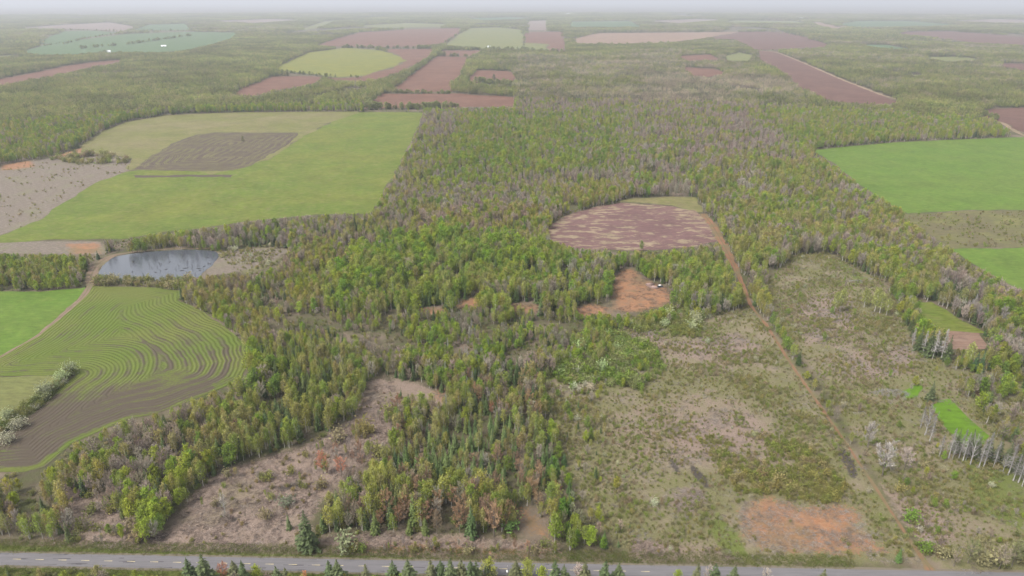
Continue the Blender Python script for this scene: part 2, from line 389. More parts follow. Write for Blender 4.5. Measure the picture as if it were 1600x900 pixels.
def grove(seed, mixv, n=11, size=17.0, hm=12.5):
    """a patch of closed canopy for the woods a kilometre and more away: each tree keeps its own crown and stem"""
    r = np.random.default_rng(seed); G = Geo()
    k = int(math.ceil(math.sqrt(n)))
    for i in range(n):
        x = ((i % k) + .5 + r.uniform(-.42, .42)) / k * size - size / 2; y = ((i // k) + .5 + r.uniform(-.42, .42)) / k * size - size / 2
        con = r.uniform() < mixv[0]; bar = (not con) and r.uniform() < mixv[1]
        h = hm * r.uniform(.75, 1.25); w = h * (.15 if con else .2)
        G.tube([(x, y, 0), (x, y, h * .75)], [.13, .05], 3, 0)
        m = 46
        f = r.uniform(0, 1, m)
        if con: z = h * (.1 + .9 * f); rad = w * (1.05 - f) * r.uniform(.6, 1.1, m)
        else: z = h * (.35 + .65 * f); rad = w * np.sqrt(np.clip(1 - (2 * f - .9) ** 2, .05, 1)) * r.uniform(.5, 1.1, m)
        a = r.uniform(0, 6.28, m); pos = np.column_stack([x + rad * np.cos(a), y + rad * np.sin(a), z])
        sh = np.array([.45, .56, .6]) if con else (np.array([1.1, .98, 1.15]) if bar else np.array([1, 1, 1]) * r.uniform(.75, 1.2))
        sz = r.uniform(.9, 1.7, m) * (.75 if bar else 1)
        G.cards(pos, rdir(m, r, .2 if not bar else 1.2), rdir(m, r, .5), sz * (1.3 if bar else 1), sz * (.28 if bar else .72), 1, sh * r.uniform(.8, 1.2, (m, 1)))
    return G

MATS = {}
PROTO = {}          # kind -> list of (trunk mesh, crown mesh, joined mesh)
PROTO_H = {}
def register(kind, built, mats, h):
    PROTO[kind] = []; PROTO_H[kind] = h
    for i, (T, C) in enumerate(built):
        J = Geo(); J.V, J.F, J.M, J.S, J.n = T.V + C.V, T.F + [f + T.n for f in C.F], T.M + C.M, T.S + C.S, T.n + C.n
        tm = T.mesh(kind + '_trunk', [mats[0]]); cm = C.mesh(kind + '_crown', mats); jm = J.mesh(kind + '_whole', mats)
        PROTO[kind].append((tm, cm, jm))
register('spruce_tree', [spruce(s, 14, w, d, sp) for s, w, d, sp in ((1, .36, .25, .05), (2, .32, .3, .12), (3, .42, .2, .08), (4, .30, .3, .1), (5, .38, .22, .2))], [M_BARK, M_NEEDLE], 14)
register('larch_tree', [spruce(s, 14, w, .12, .22, 22) for s, w in ((11, .30), (12, .34), (13, .27), (14, .32))], [M_BARK, M_LEAF], 14)
register('birch_tree', [broadleaf(21, 14, .30), broadleaf(22, 14, .26, .36), broadleaf(23, 14, .33, .3, 16), broadleaf(24, 14, .28, .4, 13), broadleaf(25, 14, .36, .34, 16, 46, .6, 0, 1.0, 2), broadleaf(26, 14, .3, .3, 15, 40, .58, 0, 1.15, 3)], [M_BIRCH, M_LEAF], 14)
register('leafy_tree', [broadleaf(31, 13, .46, .24, 18, 58, .68), broadleaf(32, 13, .52, .2, 20, 54, .7), broadleaf(33, 13, .42, .26, 17, 60, .66), broadleaf(34, 13, .56, .2, 20, 50, .7, 0, 1.0, 2)], [M_BARK, M_LEAF], 13)
register('bare_tree', [bare(41), bare(42, 13, .36), bare(43, 13, .48), bare(44, 13, .4), bare(45, 13, .34)], [M_BARK, M_TWIG], 13)
register('maple_tree', [bare(51, 12, .40, False, 1.25), bare(52, 12, .34, False, 1.3), bare(53, 12, .46, False, 1.25)], [M_BARK, M_TWIG], 12)
register('dead_tree', [dead_conifer(61), dead_conifer(62), dead_conifer(63), bare(64, 13, .3, True, .5)], [M_DEADWOOD, M_TWIG], 14)
register('shrub', [shrub(s) for s in (71, 72, 73)] + [shrub(74, 2.2, 1.5), shrub(75, 2.2, 1.1, 200, .3, .7), shrub(76, 2.2, 1.3, 200, .3, .8)], [M_BARK, M_LEAF], 2.2)
register('blossom_shrub', [shrub(81, 4, .85, 420, .2), shrub(82, 4, .7, 420, .2), shrub(83, 4, 1.0, 420, .2)], [M_BARK, M_LEAF], 4)
GROVES = [grove(90 + i, mv) for i, mv in enumerate([(.1, .1), (.2, .15), (.35, .1), (.08, .7), (.18, .75), (.7, .1)])]
GROVE_MESH = [g.mesh('grove', [M_BARK, M_LEAF]) for g in GROVES]

# tints (linear albedo) per kind, several per kind
TINT = {
    'spruce_tree': [(.030, .045, .017), (.04, .056, .019), (.048, .064, .024), (.058, .066, .023)],
    'larch_tree': [(.082, .112, .040), (.098, .12, .045), (.07, .098, .034), (.105, .118, .036)],
    'birch_tree': [(.112, .118, .027), (.128, .124, .032), (.10, .115, .024), (.132, .12, .044), (.118, .104, .038)],
    'leafy_tree': [(.092, .13, .017), (.115, .135, .018), (.078, .11, .02), (.128, .132, .022)],
    'bare_tree': [(.15, .125, .096), (.132, .108, .083), (.165, .142, .115), (.15, .115, .092), (.13, .113, .077)],
    'maple_tree': [(.15, .088, .055), (.14, .092, .062), (.155, .10, .058), (.17, .075, .042)],
    'dead_tree': [(.135, .128, .122), (.115, .107, .10), (.15, .142, .135)],
    'shrub': [(.098, .096, .03), (.115, .104, .036), (.086, .088, .027), (.125, .108, .056), (.09, .104, .024), (.118, .096, .056)],
    'blossom_shrub': [(.2, .19, .135), (.17, .165, .11), (.15, .15, .085)],
}
COLOUR_WORD = {'spruce_tree': ['dark green', 'deep green', 'green', 'olive green'], 'larch_tree': ['fresh green', 'pale green', 'mid green', 'yellowish green'],
    'birch_tree': ['yellowish green', 'golden green', 'fresh green', 'pale olive', 'brownish green'], 'leafy_tree': ['bright green', 'lime green', 'mid green', 'yellow green'],
    'bare_tree': ['greyish brown', 'dull brown', 'pale grey-brown', 'pinkish brown', 'olive brown'], 'maple_tree': ['rusty', 'brownish red', 'orange-brown', 'deep rust-red'],
    'dead_tree': ['pale grey', 'grey', 'silvery grey'], 'shrub': ['olive green', 'yellowish', 'dull green', 'straw-toned', 'fresh green', 'brownish'], 'blossom_shrub': ['creamy white', 'off-white', 'greenish white']}
PLAIN = {'spruce_tree': 'spruce', 'larch_tree': 'larch', 'birch_tree': 'birch', 'leafy_tree': 'leafy tree', 'bare_tree': 'bare tree', 'maple_tree': 'budding maple', 'dead_tree': 'dead tree', 'shrub': 'low shrub', 'blossom_shrub': 'blossoming shrub'}

# ------------------------------------------------------------------ the land: where fields, clearings, tracks and water lie (outlines in photo pixels, laid on the ground)
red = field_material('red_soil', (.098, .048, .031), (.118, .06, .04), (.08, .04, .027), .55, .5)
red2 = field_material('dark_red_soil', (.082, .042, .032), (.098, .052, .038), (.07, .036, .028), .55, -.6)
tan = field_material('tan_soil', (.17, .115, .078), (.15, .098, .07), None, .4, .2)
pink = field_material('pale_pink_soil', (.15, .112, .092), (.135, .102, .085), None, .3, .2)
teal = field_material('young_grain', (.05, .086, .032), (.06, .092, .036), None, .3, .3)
hay = field_material('hay_grass', (.07, .098, .012), (.09, .104, .016), (.105, .098, .032), .4, -.1, (.06, .078, .014))
haydry = field_material('dry_hay_grass', (.10, .10, .03), (.125, .108, .05), (.085, .095, .02), .4, .1)
green = field_material('winter_grain', (.062, .108, .012), (.07, .107, .015), (.08, .106, .019), .3, -.05, (.052, .094, .012))
lime = field_material('bright_grass', (.062, .12, .006), (.072, .12, .009), (.05, .095, .009), .3, .7)
yellow = field_material('yellow_meadow', (.125, .122, .018), (.108, .113, .022), (.085, .10, .02), .3, .3)
palegreen = field_material('pale_meadow', (.10, .11, .038), (.118, .116, .038), (.083, .098, .032), .3, .3)
purple = field_material('purple_heath', (.10, .056, .052), (.11, .064, .057), (.082, .046, .043), .3, .1, patch=(.175, .135, .087), pthr=(.495, .55), pscale=.13)
palefield = field_material('pale_green_field', (.094, .10, .032), (.105, .102, .036), (.083, .09, .028), .4, .5)
brushy = field_material('rough_pasture', (.098, .084, .042), (.083, .083, .028), (.06, .054, .032), .6, .3, (.07, .054, .034), .03, (.105, .10, .034), (.5, .6), .06)
bare_red = field_material('brown_tilled_soil', (.12, .074, .055), (.135, .085, .062), None, .6, 0.0, (.18, .13, .10))
swirl = tilled_material('tilled_grass', (.066, .09, .013), (.084, .093, .021), (.058, .045, .032), 8.0, .36)
plough = tilled_material('ploughed_strips', (.095, .088, .034), (.104, .09, .044), (.060, .045, .035), 10.0, .44)

FIELDS = [  # name, label, material, outline
 ('field', 'narrow red ploughed strip curving in from the far left edge', red, [(-160,150),(0,124),(60,112),(101,103),(150,97),(194,93),(186,98),(140,106),(101,115),(50,124),(0,134),(-160,168)]),
 ('field', 'large teal green grain field split by a hedgerow, far left', teal, [(35,81),(62,72),(120,63),(200,53),(287,50),(370,51),(366,59),(325,71),(290,79),(250,82),(192,81),(120,85),(62,86)]),
 ('field', 'smaller teal field beyond the big hedged grain field', teal, [(57,68),(75,58),(100,49),(140,48),(185,51),(125,60),(95,69)]),
 ('field', 'hazy teal field at the centre of the far-left farmland', teal, [(205,48),(232,39),(292,37),(302,47)]),
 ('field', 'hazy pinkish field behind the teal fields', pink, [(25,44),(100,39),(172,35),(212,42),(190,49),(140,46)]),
 ('field', 'thin pale strip at the left edge below the teal field', haydry, [(-60,89),(0,87),(42,86),(40,88),(0,90),(-60,93)]),
 ('field', 'pale strip field above the large red field', palegreen, [(469,46),(505,34),(526,32),(505,41),(480,47)]),
 ('field', 'large red field left of the pale green meadow', red, [(494,71),(525,61),(560,51),(640,46),(722,44),(717,52),(690,69),(640,73),(600,74),(540,73)]),
 ('field', 'pale green meadow between two red fields near the skyline', palegreen, [(695,70),(715,56),(732,44),(780,43),(820,47),(817,77),(749,76)]),
 ('field', 'red field right of the pale green meadow', red, [(822,50),(881,50),(886,81),(857,80),(858,69),(819,67)]),
 ('field', 'small pale corner meadow under the red field', palegreen, [(818,67),(857,69),(857,79),(817,77)]),
 ('field', 'rounded yellow meadow wrapped by a red field', yellow, [(428,109),(455,94),(482,82),(540,75),(594,79),(625,88),(633,95),(614,105),(564,119),(530,121),(499,117),(460,113)]),
 ('field', 'curving red field around the yellow meadow', red, [(500,121),(530,122),(566,120),(616,106),(636,94),(612,82),(597,77),(678,76),(672,88),(648,102),(601,121),(564,127),(530,126)]),
 ('field', 'long red field between hedgerows leading to the small lane', red, [(611,142),(645,115),(682,88),(732,89),(724,111),(707,130),(705,143),(631,145)]),
 ('field', 'red field just beyond the large hay field', red, [(566,170),(580,157),(597,147),(705,146),(805,152),(803,166),(680,168)]),
 ('field', 'small red field with one lone tree in it', red, [(727,126),(746,110),(797,111),(806,118),(803,132),(746,130)]),
 ('field', 'thin red strip behind a clump of trees', red, [(685,87),(689,79),(756,79),(732,88)]),
 ('field', 'red triangular field left of the yellow meadow', red, [(362,147),(390,134),(425,120),(470,119),(508,121),(493,130),(429,142),(398,150)]),
 ('field', 'long tan field below the hazy skyline', tan, [(897,62),(920,55),(937,52),(1060,51),(1157,50),(1100,60),(1050,66),(982,69),(900,68)]),
 ('field', 'dark red field right of the tan field', red2, [(1157,50),(1220,50),(1250,56),(1275,64),(1296,70),(1290,74),(1180,79),(1170,72),(1150,62),(1110,60)]),
 ('field', 'small red field among trees above another', red, [(1058,88),(1110,85),(1127,94),(1075,95)]),
 ('field', 'small yellow meadow beside the long dark red field', palegreen, [(1130,89),(1155,82),(1178,87),(1170,95),(1140,96)]),
 ('field', 'small red clearing field surrounded by grey wood', red, [(1066,105),(1117,108),(1137,114),(1107,121),(1080,118)]),
 ('field', 'long dark red field beside the pale lane', red2, [(1183,79),(1212,81),(1249,96),(1316,125),(1384,151),(1408,159),(1391,163),(1357,163),(1303,159),(1249,136),(1222,112),(1186,92)]),
 ('field', 'red field at the right edge behind the green grain', red2, [(1527,175),(1560,170),(1600,168),(1760,166),(1760,216),(1640,212),(1600,206),(1564,191)]),
 ('field', 'hazy purple field at the far right', red2, [(1400,53),(1414,50),(1482,49),(1600,58),(1720,64),(1720,76),(1600,71),(1509,66),(1450,57)]),
 ('field', 'hazy teal strip near the skyline at the right', teal, [(1310,38),(1340,33),(1420,33),(1499,39),(1397,42),(1330,42)]),
 ('field', 'hazy tan strip beside the far teal field', tan, [(1266,35),(1280,35),(1318,44),(1296,44)]),
 ('field', 'narrow green strip among dark spruces at the right', teal, [(1338,70),(1384,70),(1428,77),(1400,78)]),
 ('field', 'short red strip at the far right edge', red2, [(1558,99),(1600,100),(1700,103),(1700,112),(1600,110),(1573,106)]),
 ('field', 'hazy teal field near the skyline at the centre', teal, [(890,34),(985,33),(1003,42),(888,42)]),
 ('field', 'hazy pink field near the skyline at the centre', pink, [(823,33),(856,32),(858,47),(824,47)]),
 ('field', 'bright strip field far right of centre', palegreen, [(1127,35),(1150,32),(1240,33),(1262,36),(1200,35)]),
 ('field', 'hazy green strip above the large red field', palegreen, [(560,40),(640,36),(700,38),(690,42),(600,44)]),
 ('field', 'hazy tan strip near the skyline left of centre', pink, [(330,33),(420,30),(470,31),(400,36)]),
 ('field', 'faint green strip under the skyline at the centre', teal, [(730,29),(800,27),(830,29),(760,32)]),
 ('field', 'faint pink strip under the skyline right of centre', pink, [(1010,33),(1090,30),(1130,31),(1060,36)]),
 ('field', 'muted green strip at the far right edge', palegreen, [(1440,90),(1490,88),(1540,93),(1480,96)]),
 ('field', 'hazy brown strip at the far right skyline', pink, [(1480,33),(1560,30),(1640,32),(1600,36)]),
 ('hay_field', 'broad green hay field behind the pond', hay, [(-40,382),(0,369),(60,345),(110,310),(150,285),(200,268),(260,262),(330,272),(420,250),(470,215),(520,190),(560,176),(600,175),(662,176),(646,215),(615,275),(580,333),(510,334),(450,339),(380,346),(320,356),(270,362),(190,374),(90,374)]),
 ('hay_field', 'paler grass at the top of the hay field', haydry, [(118,243),(130,226),(160,205),(195,191),(262,180),(350,176),(450,175),(560,174.5),(560,176),(520,190),(470,215),(420,250),(330,273),(260,262),(200,267),(205,248),(170,240)]),
 ('grain_field', 'large smooth green grain field at the right', green, [(1268,234),(1340,228),(1400,222),(1600,214),(1820,208),(1820,326),(1600,327),(1500,330),(1420,333),(1392,318),(1345,290),(1310,262)]),
 ('grain_field', 'vivid green field at the right edge below the rough pasture', green, [(1484,389),(1540,388),(1600,386),(1780,383),(1780,560),(1680,500),(1604,456),(1550,430),(1512,407)]),
 ('pasture', 'rough brown pasture between the two green fields', brushy, [(1404,336),(1425,334),(1500,331),(1600,328),(1800,327),(1800,383),(1600,386),(1540,388),(1486,389),(1450,365)]),
 ('field', 'small green plot behind a row of spruces at the right', hay, [(1422,478),(1432,472),(1458,472),(1500,500),(1541,521),(1480,519),(1442,497)]),
 ('tilled_plot', 'brown tilled plot below the small green plot', bare_red, [(1478,519),(1532,521),(1550,545),(1478,545)]),
 ('meadow', 'vivid green wedge of grass behind dead grey trees', lime, [(1455,636),(1466,626),(1483,624),(1502,641),(1548,682),(1538,694),(1515,700),(1484,678),(1466,655)]),
 ('meadow', 'small vivid green patch left of the green wedge', lime, [(1410,612),(1425,601),(1441,604),(1437,622),(1416,622)]),
 ('heath_field', 'purple field with tan patches in the middle of the woods', purple, [(855,362),(866,350),(882,338),(922,325),(975,317),(1050,322),(1088,330),(1108,346),(1122,378),(1085,386),(1040,390),(980,392),(900,388),(862,377)]),
 ('meadow', 'dull green strip of grass above the purple field', haydry, [(962,316),(985,310),(1040,308),(1088,308),(1100,332),(1086,331),(1050,321),(1000,317)]),
 ('grass_field', 'green corner field left of the track to the pond', green, [(-300,470),(-120,458),(0,455),(60,456),(128,449),(141,446),(134,462),(118,476),(60,524),(0,558),(-120,610),(-300,650)]),
 ('grass_field', 'pale grass field behind the white blossoming hedge', palefield, [(-300,592),(0,589),(112,585),(95,600),(40,640),(0,668),(-120,740),(-300,850)]),
]
TILLED = [
 ('tilled_field', 'grass field with dark curving harrow passes at the left', swirl, [(0,560),(60,526),(120,477),(136,462),(145,447),(230,449),(284,455),(279,470),(312,485),(352,510),(380,536),(391,560),(379,590),(342,609),(300,625),(250,645),(200,656),(160,672),(112,694),(72,729),(40,738),(0,738),(-160,752),(-300,860),(-120,745),(0,670),(40,642),(95,602),(118,587),(60,587),(-300,592),(-300,652),(-120,612)]),
 ('ploughed_patch', 'dark ploughed patch in the hay field with curving furrows', plough, [(206,266),(235,245),(275,222),(305,211),(340,207),(467,207.5),(455,222),(425,240),(392,258),(362,267),(300,267)]),
 ('ploughed_strip', 'thin dark ploughed strip below the ploughed patch', plough, [(208,274),(260,274.5),(290,273),(365,273),(363,277),(300,276),(212,278)]),
]
POND = [(152,434),(156,420),(164,410),(177,402),(200,397),(230,393.5),(262,391),(300,390),(326,391),(345,396),(338,406),(330,416),(318,424),(312,434),(285,438),(240,439),(190,437)]
TRACKS = [  # name, label, centre line pixels, half-width metres, colours
 ('dirt_track', 'brown dirt track curving past the pond into the tilled field', [(330,388),(262,389),(200,394.5),(172,400),(152,413),(143,428),(141,444),(133,461),(116,476),(60,525),(0,559),(-120,611)], [1.2,1.2,1.5,3.5,4.0,3.6,3.0,2.6,2.2,1.6,1.5,1.5], (.155, .108, .077)),
 ('farm_lane', 'pale farm lane along the long dark red field', [(1183,79),(1214,81.5),(1250,96),(1317,125),(1384,151),(1418,158)], [4.5]*6, (.22, .16, .108)),
 ('farm_lane', 'pale farm lane at the right edge by the green grain field', [(1560,188),(1590,207),(1610,216),(1650,230)], [4]*4, (.22, .15, .10)),
 ('red_track', 'red two-rut track running down to the paved road', [(1098,334),(1112,350),(1128,378),(1146,412),(1160,445),(1172,476),(1182,490),(1194,502),(1207,522),(1225,552),(1250,590),(1285,640),(1330,705),(1375,773),(1420,842),(1446,880),(1458,897)], [3,4,3.6,2.8,1.8,1.1,1.0,1.0,.9,.9,.8,.72,.66,.62,.66,1.1,2.8], (.175, .088, .05)),
]
ZONES = {   # loose ground cover with ragged edges
 'z_scrub': [[(850,610),(880,585),(960,560),(960,520),(1010,512),(1100,500),(1170,480),(1200,505),(1290,640),(1450,880),(1150,884),(985,868),(905,790),(880,700)],
             [(1195,440),(1240,400),(1290,395),(1380,440),(1410,490),(1440,545),(1500,570),(1600,575),(1800,580),(1800,1000),(1470,895),(1380,760),(1300,620),(1215,500)],
             [(330,395),(420,386),(440,392),(430,415),(380,428)]],
 'z_stubble': [[(-300,430),(0,368),(60,345),(110,312),(150,288),(200,268),(205,250),(150,235),(60,250),(0,262),(-300,320)], [(-200,400),(0,377),(160,377),(165,398),(0,396),(-200,410)], [(330,398),(345,392),(420,388),(455,390),(420,412),(370,425),(318,432)]],
 'z_patchy': [[(900,640),(980,610),(1100,590),(1230,630),(1300,740),(1330,800),(1200,790),(1080,760),(950,760)], [(980,525),(1160,505),(1230,570),(1150,600),(1020,580)], [(1200,450),(1320,440),(1420,560),(1400,600),(1290,590)], [(1390,740),(1500,770),(1600,830),(1600,900),(1470,880)], [(560,560),(640,560),(700,600),(640,640),(590,620)]],
 'z_slash': [[(236,862),(262,828),(300,778),(340,738),(420,714),(500,688),(556,650),(580,595),(600,588),(622,606),(615,640),(612,690),(560,735),(500,780),(480,820),(500,862)],
             [(105,760),(130,745),(160,770),(190,800),(240,820),(262,848),(240,862),(110,850),(95,800)], [(500,862),(500,840),(600,832),(760,840),(875,850),(880,872),(700,872)],
             [(985,838),(1060,850),(1150,862),(1150,885),(985,876)], [(1040,665),(1120,640),(1190,650),(1200,690),(1140,710),(1050,735)], [(1055,770),(1085,760),(1105,775),(1085,800),(1050,795)],
             [(950,520),(1010,518),(1060,535),(1150,520),(1190,540),(1190,560),(1080,560),(1000,545)], [(1240,470),(1330,460),(1340,520),(1260,540)], [(1290,560),(1420,540),(1430,580),(1320,600)],
             [(600,590),(660,600),(700,625),(690,640),(630,620)], [(1380,760),(1460,790),(1500,840),(1460,860),(1420,830)], [(760,585),(850,555),(850,570),(780,595)]],
 'z_orange': [[(1148,800),(1165,782),(1210,772),(1250,790),(1310,785),(1350,800),(1350,830),(1400,866),(1300,868),(1190,862),(1160,840)],
              [(955,450),(960,428),(975,418),(990,420),(1012,437),(1045,450),(1058,468),(1035,480),(990,489),(958,487)], [(893,482),(920,473),(955,480),(957,492),(905,496)],
              [(788,476),(820,472),(850,477),(832,492),(798,488)], [(718,470),(745,462),(758,467),(752,480),(712,484)], [(655,480),(690,478),(700,492),(660,492)], [(800,790),(830,795),(865,830),(850,850),(815,825)],
              [(100,380),(160,378),(160,396),(110,398)], [(0,258),(50,250),(56,261),(0,268)], [(80,245),(135,228),(165,236),(110,246)],
              [(130,597),(118,605),(60,655),(15,695),(-20,720),(-20,708),(30,668),(95,612)], [(560,850),(700,850),(870,858),(870,870),(560,864)], [(688,600),(700,612),(694,630),(676,618)]],
 'z_grass': [[(-400,838),(0,852),(110,855),(255,862),(530,868),(900,880),(1450,893),(1700,900),(1700,915),(1450,905),(900,890),(530,880),(0,868),(-400,860)],
             [(-400,878),(0,880),(530,892),(1060,906),(1700,922),(1700,1100),(-400,1100)], [(1120,800),(1150,830),(1170,870),(1130,866),(1110,830)], [(790,590),(880,570),(900,580),(830,605)],
             [(1280,395),(1320,410),(1380,455),(1340,440)], [(1500,700),(1600,740),(1600,830),(1530,800)]],
 'z_wet': [[(1044,716),(1056,722),(1066,740),(1060,744),(1048,728)], [(1074,722),(1090,730),(1105,750),(1112,765),(1100,760),(1082,740)], [(1308,690),(1325,705),(1345,750),(1330,745),(1312,715)], [(200,842),(240,836),(262,828),(258,842),(215,850)], [(350,808),(372,806),(366,816)], [(430,760),(470,752),(476,760),(440,768)]],
}
# road: straight, from the photograph's two edges
ra, rb = W([(0, 873.5), (1060, 894.5)]); rdv = (rb - ra) / np.linalg.norm(rb - ra); rnv = np.array([-rdv[1], rdv[0]]); RW = 3.15
road_c = (ra + rb) / 2

# no tree may stand in, or hide, these
CLEAR = [f[3] for f in FIELDS] + [f[3] for f in TILLED] + [POND]
SPARSE = ZONES['z_scrub'] + ZONES['z_stubble'] + [ZONES['z_slash'][0], [(115,770),(160,790),(225,830),(230,856),(130,850),(110,810)], ZONES['z_slash'][2]] + [ZONES['z_slash'][5]] + ZONES['z_orange'][:2] + ZONES['z_orange'][6:10] 
SPARSE_BASE = ZONES['z_orange'][2:6] + ZONES['z_slash'][9:10]      # small bare spots that trees in front may overlap
for nm, lb, line, hw, c in TRACKS:
    w = W(line)
    d = np.gradient(w, axis=0); n = np.column_stack([-d[:, 1], d[:, 0]]); n /= np.linalg.norm(n, axis=1, keepdims=True)
    L = w + n * (np.array(hw)[:, None] + .4); Rr = w - n * (np.array(hw)[:, None] + .4)
    pl = np.concatenate([L, Rr[::-1]]); CLEAR.append(np.column_stack(proj(pl[:, 0], pl[:, 1])))
def road_px(a, b):
    c = [ra + rdv * s + rnv * o for s, o in ((-900, a), (1400, a), (1400, b), (-900, b))]; c = np.array(c)
    return np.column_stack(proj(c[:, 0], c[:, 1]))
CLEAR.append(road_px(RW + 7, -RW - 1))

# ---- ground sheet
az = np.unique(np.concatenate([np.linspace(-180, -58, 26), np.linspace(-58, 58, 420), np.linspace(58, 180, 26)]))[:-1]
rad = np.concatenate([[60, 100, 130], np.geomspace(150, 3000, 330), np.geomspace(3000, 90000, 60)[1:]])
A, Rd = np.meshgrid(np.radians(az), rad); GX, GY = (Rd * np.sin(A)).ravel(), (Rd * np.cos(A)).ravel()
nr, nc = A.shape; idx = np.arange(nr * nc).reshape(nr, nc)
q = np.stack([idx[:-1], np.roll(idx, -1, 1)[:-1], np.roll(idx, -1, 1)[1:], idx[1:]], -1).reshape(-1, 4)
V = np.column_stack([GX, GY, np.zeros_like(GX)])
gfaces = [tuple(f) for f in q[:, ::-1].tolist()] + [tuple(idx[0][::-1].tolist())][::1]
gme = bpy.data.meshes.new('ground'); gme.from_pydata(V.tolist(), [], gfaces); gme.update()
if gme.polygons[0].normal.z < 0: gme.flip_normals()
GP = np.column_stack([GX, GY])
for zn, polys in ZONES.items():
    w = np.zeros(len(GP))
    for pl in polys:
        wp = W(pl); lo, hi = wp.min(0) - 60, wp.max(0) + 60
        m = ((GP > lo) & (GP < hi)).all(1)
        if m.any():
            soft = {'z_orange': 8, 'z_slash': 9, 'z_scrub': 14, 'z_grass': 4, 'z_stubble': 9, 'z_wet': 2.5, 'z_patchy': 22}[zn]
            w[m] = np.maximum(w[m], np.clip(.5 + sdf(GP[m], wp) / (2 * soft), 0, 1))
    fattr(gme, zn, w * (.53 if zn == 'z_patchy' else .8 if zn == 'z_orange' else 1))
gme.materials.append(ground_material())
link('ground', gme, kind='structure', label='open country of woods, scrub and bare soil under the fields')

# ---- fields as sheets a little above the ground
def sheet(name, label, mat, px, z, step=None, tilled=False, jit=1.0):
    w = W(px); dist = np.hypot(*w.mean(0)); step = step or max(3.0, dist * .009)
    b = resample(w, step)
    b = b + (np.column_stack([fbm(b[:, 0] / (step * 3), b[:, 1] / (step * 3), 3), fbm(b[:, 0] / (step * 3), b[:, 1] / (step * 3), 8)]) - .5) * step * 1.3 * jit
    pts = list(b); n = len(b)
    if tilled:
        g = np.stack(np.meshgrid(np.arange(b[:, 0].min(), b[:, 0].max(), step), np.arange(b[:, 1].min(), b[:, 1].max(), step)), -1).reshape(-1, 2)
        s = sdf(g, b); pts += list(g[s > step * .6])
    r = geometry.delaunay_2d_cdt([Vector(p) for p in pts], [], [list(range(n))], 1, 1e-4)
    vs_, fs = r[0], r[2]
    me = bpy.data.meshes.new(name); me.from_pydata([(v.x, v.y, z) for v in vs_], [], [tuple(f) for f in fs]); me.update()
    bm_ = bmesh.new(); bm_.from_mesh(me); bmesh.ops.recalc_face_normals(bm_, faces=bm_.faces); bm_.to_mesh(me); bm_.free()
    if me.polygons[0].normal.z < 0: me.flip_normals()
    if tilled:
        P = np.array([(v.co.x, v.co.y) for v in me.vertices]); d = segdist(P, b)
        u, v_ = proj(P[:, 0], P[:, 1])
        fattr(me, 'edge_distance', d)
        if name == 'tilled_field':
            t = .28 + 1.0 * np.clip((v_ - 575) / 75, 0, 1) + .42 * np.clip((u - 130) / 160, 0, 1) * np.clip((v_ - 505) / 40, 0, 1) + .25 * np.exp(-(((u - 130) / 26) ** 2 + ((v_ - 517) / 11) ** 2)) - .35 * np.clip((480 - v_) / 30, 0, 1) - .35 * np.clip((u - 330) / 60, 0, 1) * (v_ < 540)
            t = np.where(d < 5, t * .5, t)
        elif name == 'ploughed_strip': t = np.full(len(P), 1.4)
        else: t = .62 + .35 * fbm(P[:, 0] / 50, P[:, 1] / 18, 4)
        fattr(me, 'tilth', t)
    me.materials.append(mat)
    return link(name, me, kind='structure', label=label)
for i, (nm, lb, mt, px) in enumerate(FIELDS):
    d = np.hypot(*W(px).mean(0)); sheet(nm, lb, mt, px, (.05 if d < 1500 else .25 if d < 4000 else .6) + .012 * (i % 7))
for i, (nm, lb, mt, px) in enumerate(TILLED): sheet(nm, lb, mt, px, .16 + .01 * i, (3.2, 4.0, 4.0)[i], True, (.5, 1.6, 1.2)[i])

# ---- water
m, N, L, p = nt('pond_water'); p.inputs['Base Color'].default_value = (.045, .05, .06, 1); p.inputs['Roughness'].default_value = .22; p.inputs['Specular IOR Level'].default_value = .3
bump(N, L, p, noise(N, L, .9, 4, .6, wpos(N, L)), .12, .1); M_WATER = m
pw = smooth(W(POND), 2)
o = sheet('pond', 'dark grey-blue pond with drowned dead sticks in it', M_WATER, np.column_stack(proj(pw[:, 0], pw[:, 1])), .1, 3.0, False, .8)
bay = sheet('bay_water', 'bright strip of distant water at the skyline on the left', M_WATER, [(-500,9.2),(0,9.4),(140,10.6),(158,11.2),(60,11.6),(0,11.4),(-500,11)], 1.5, 400)

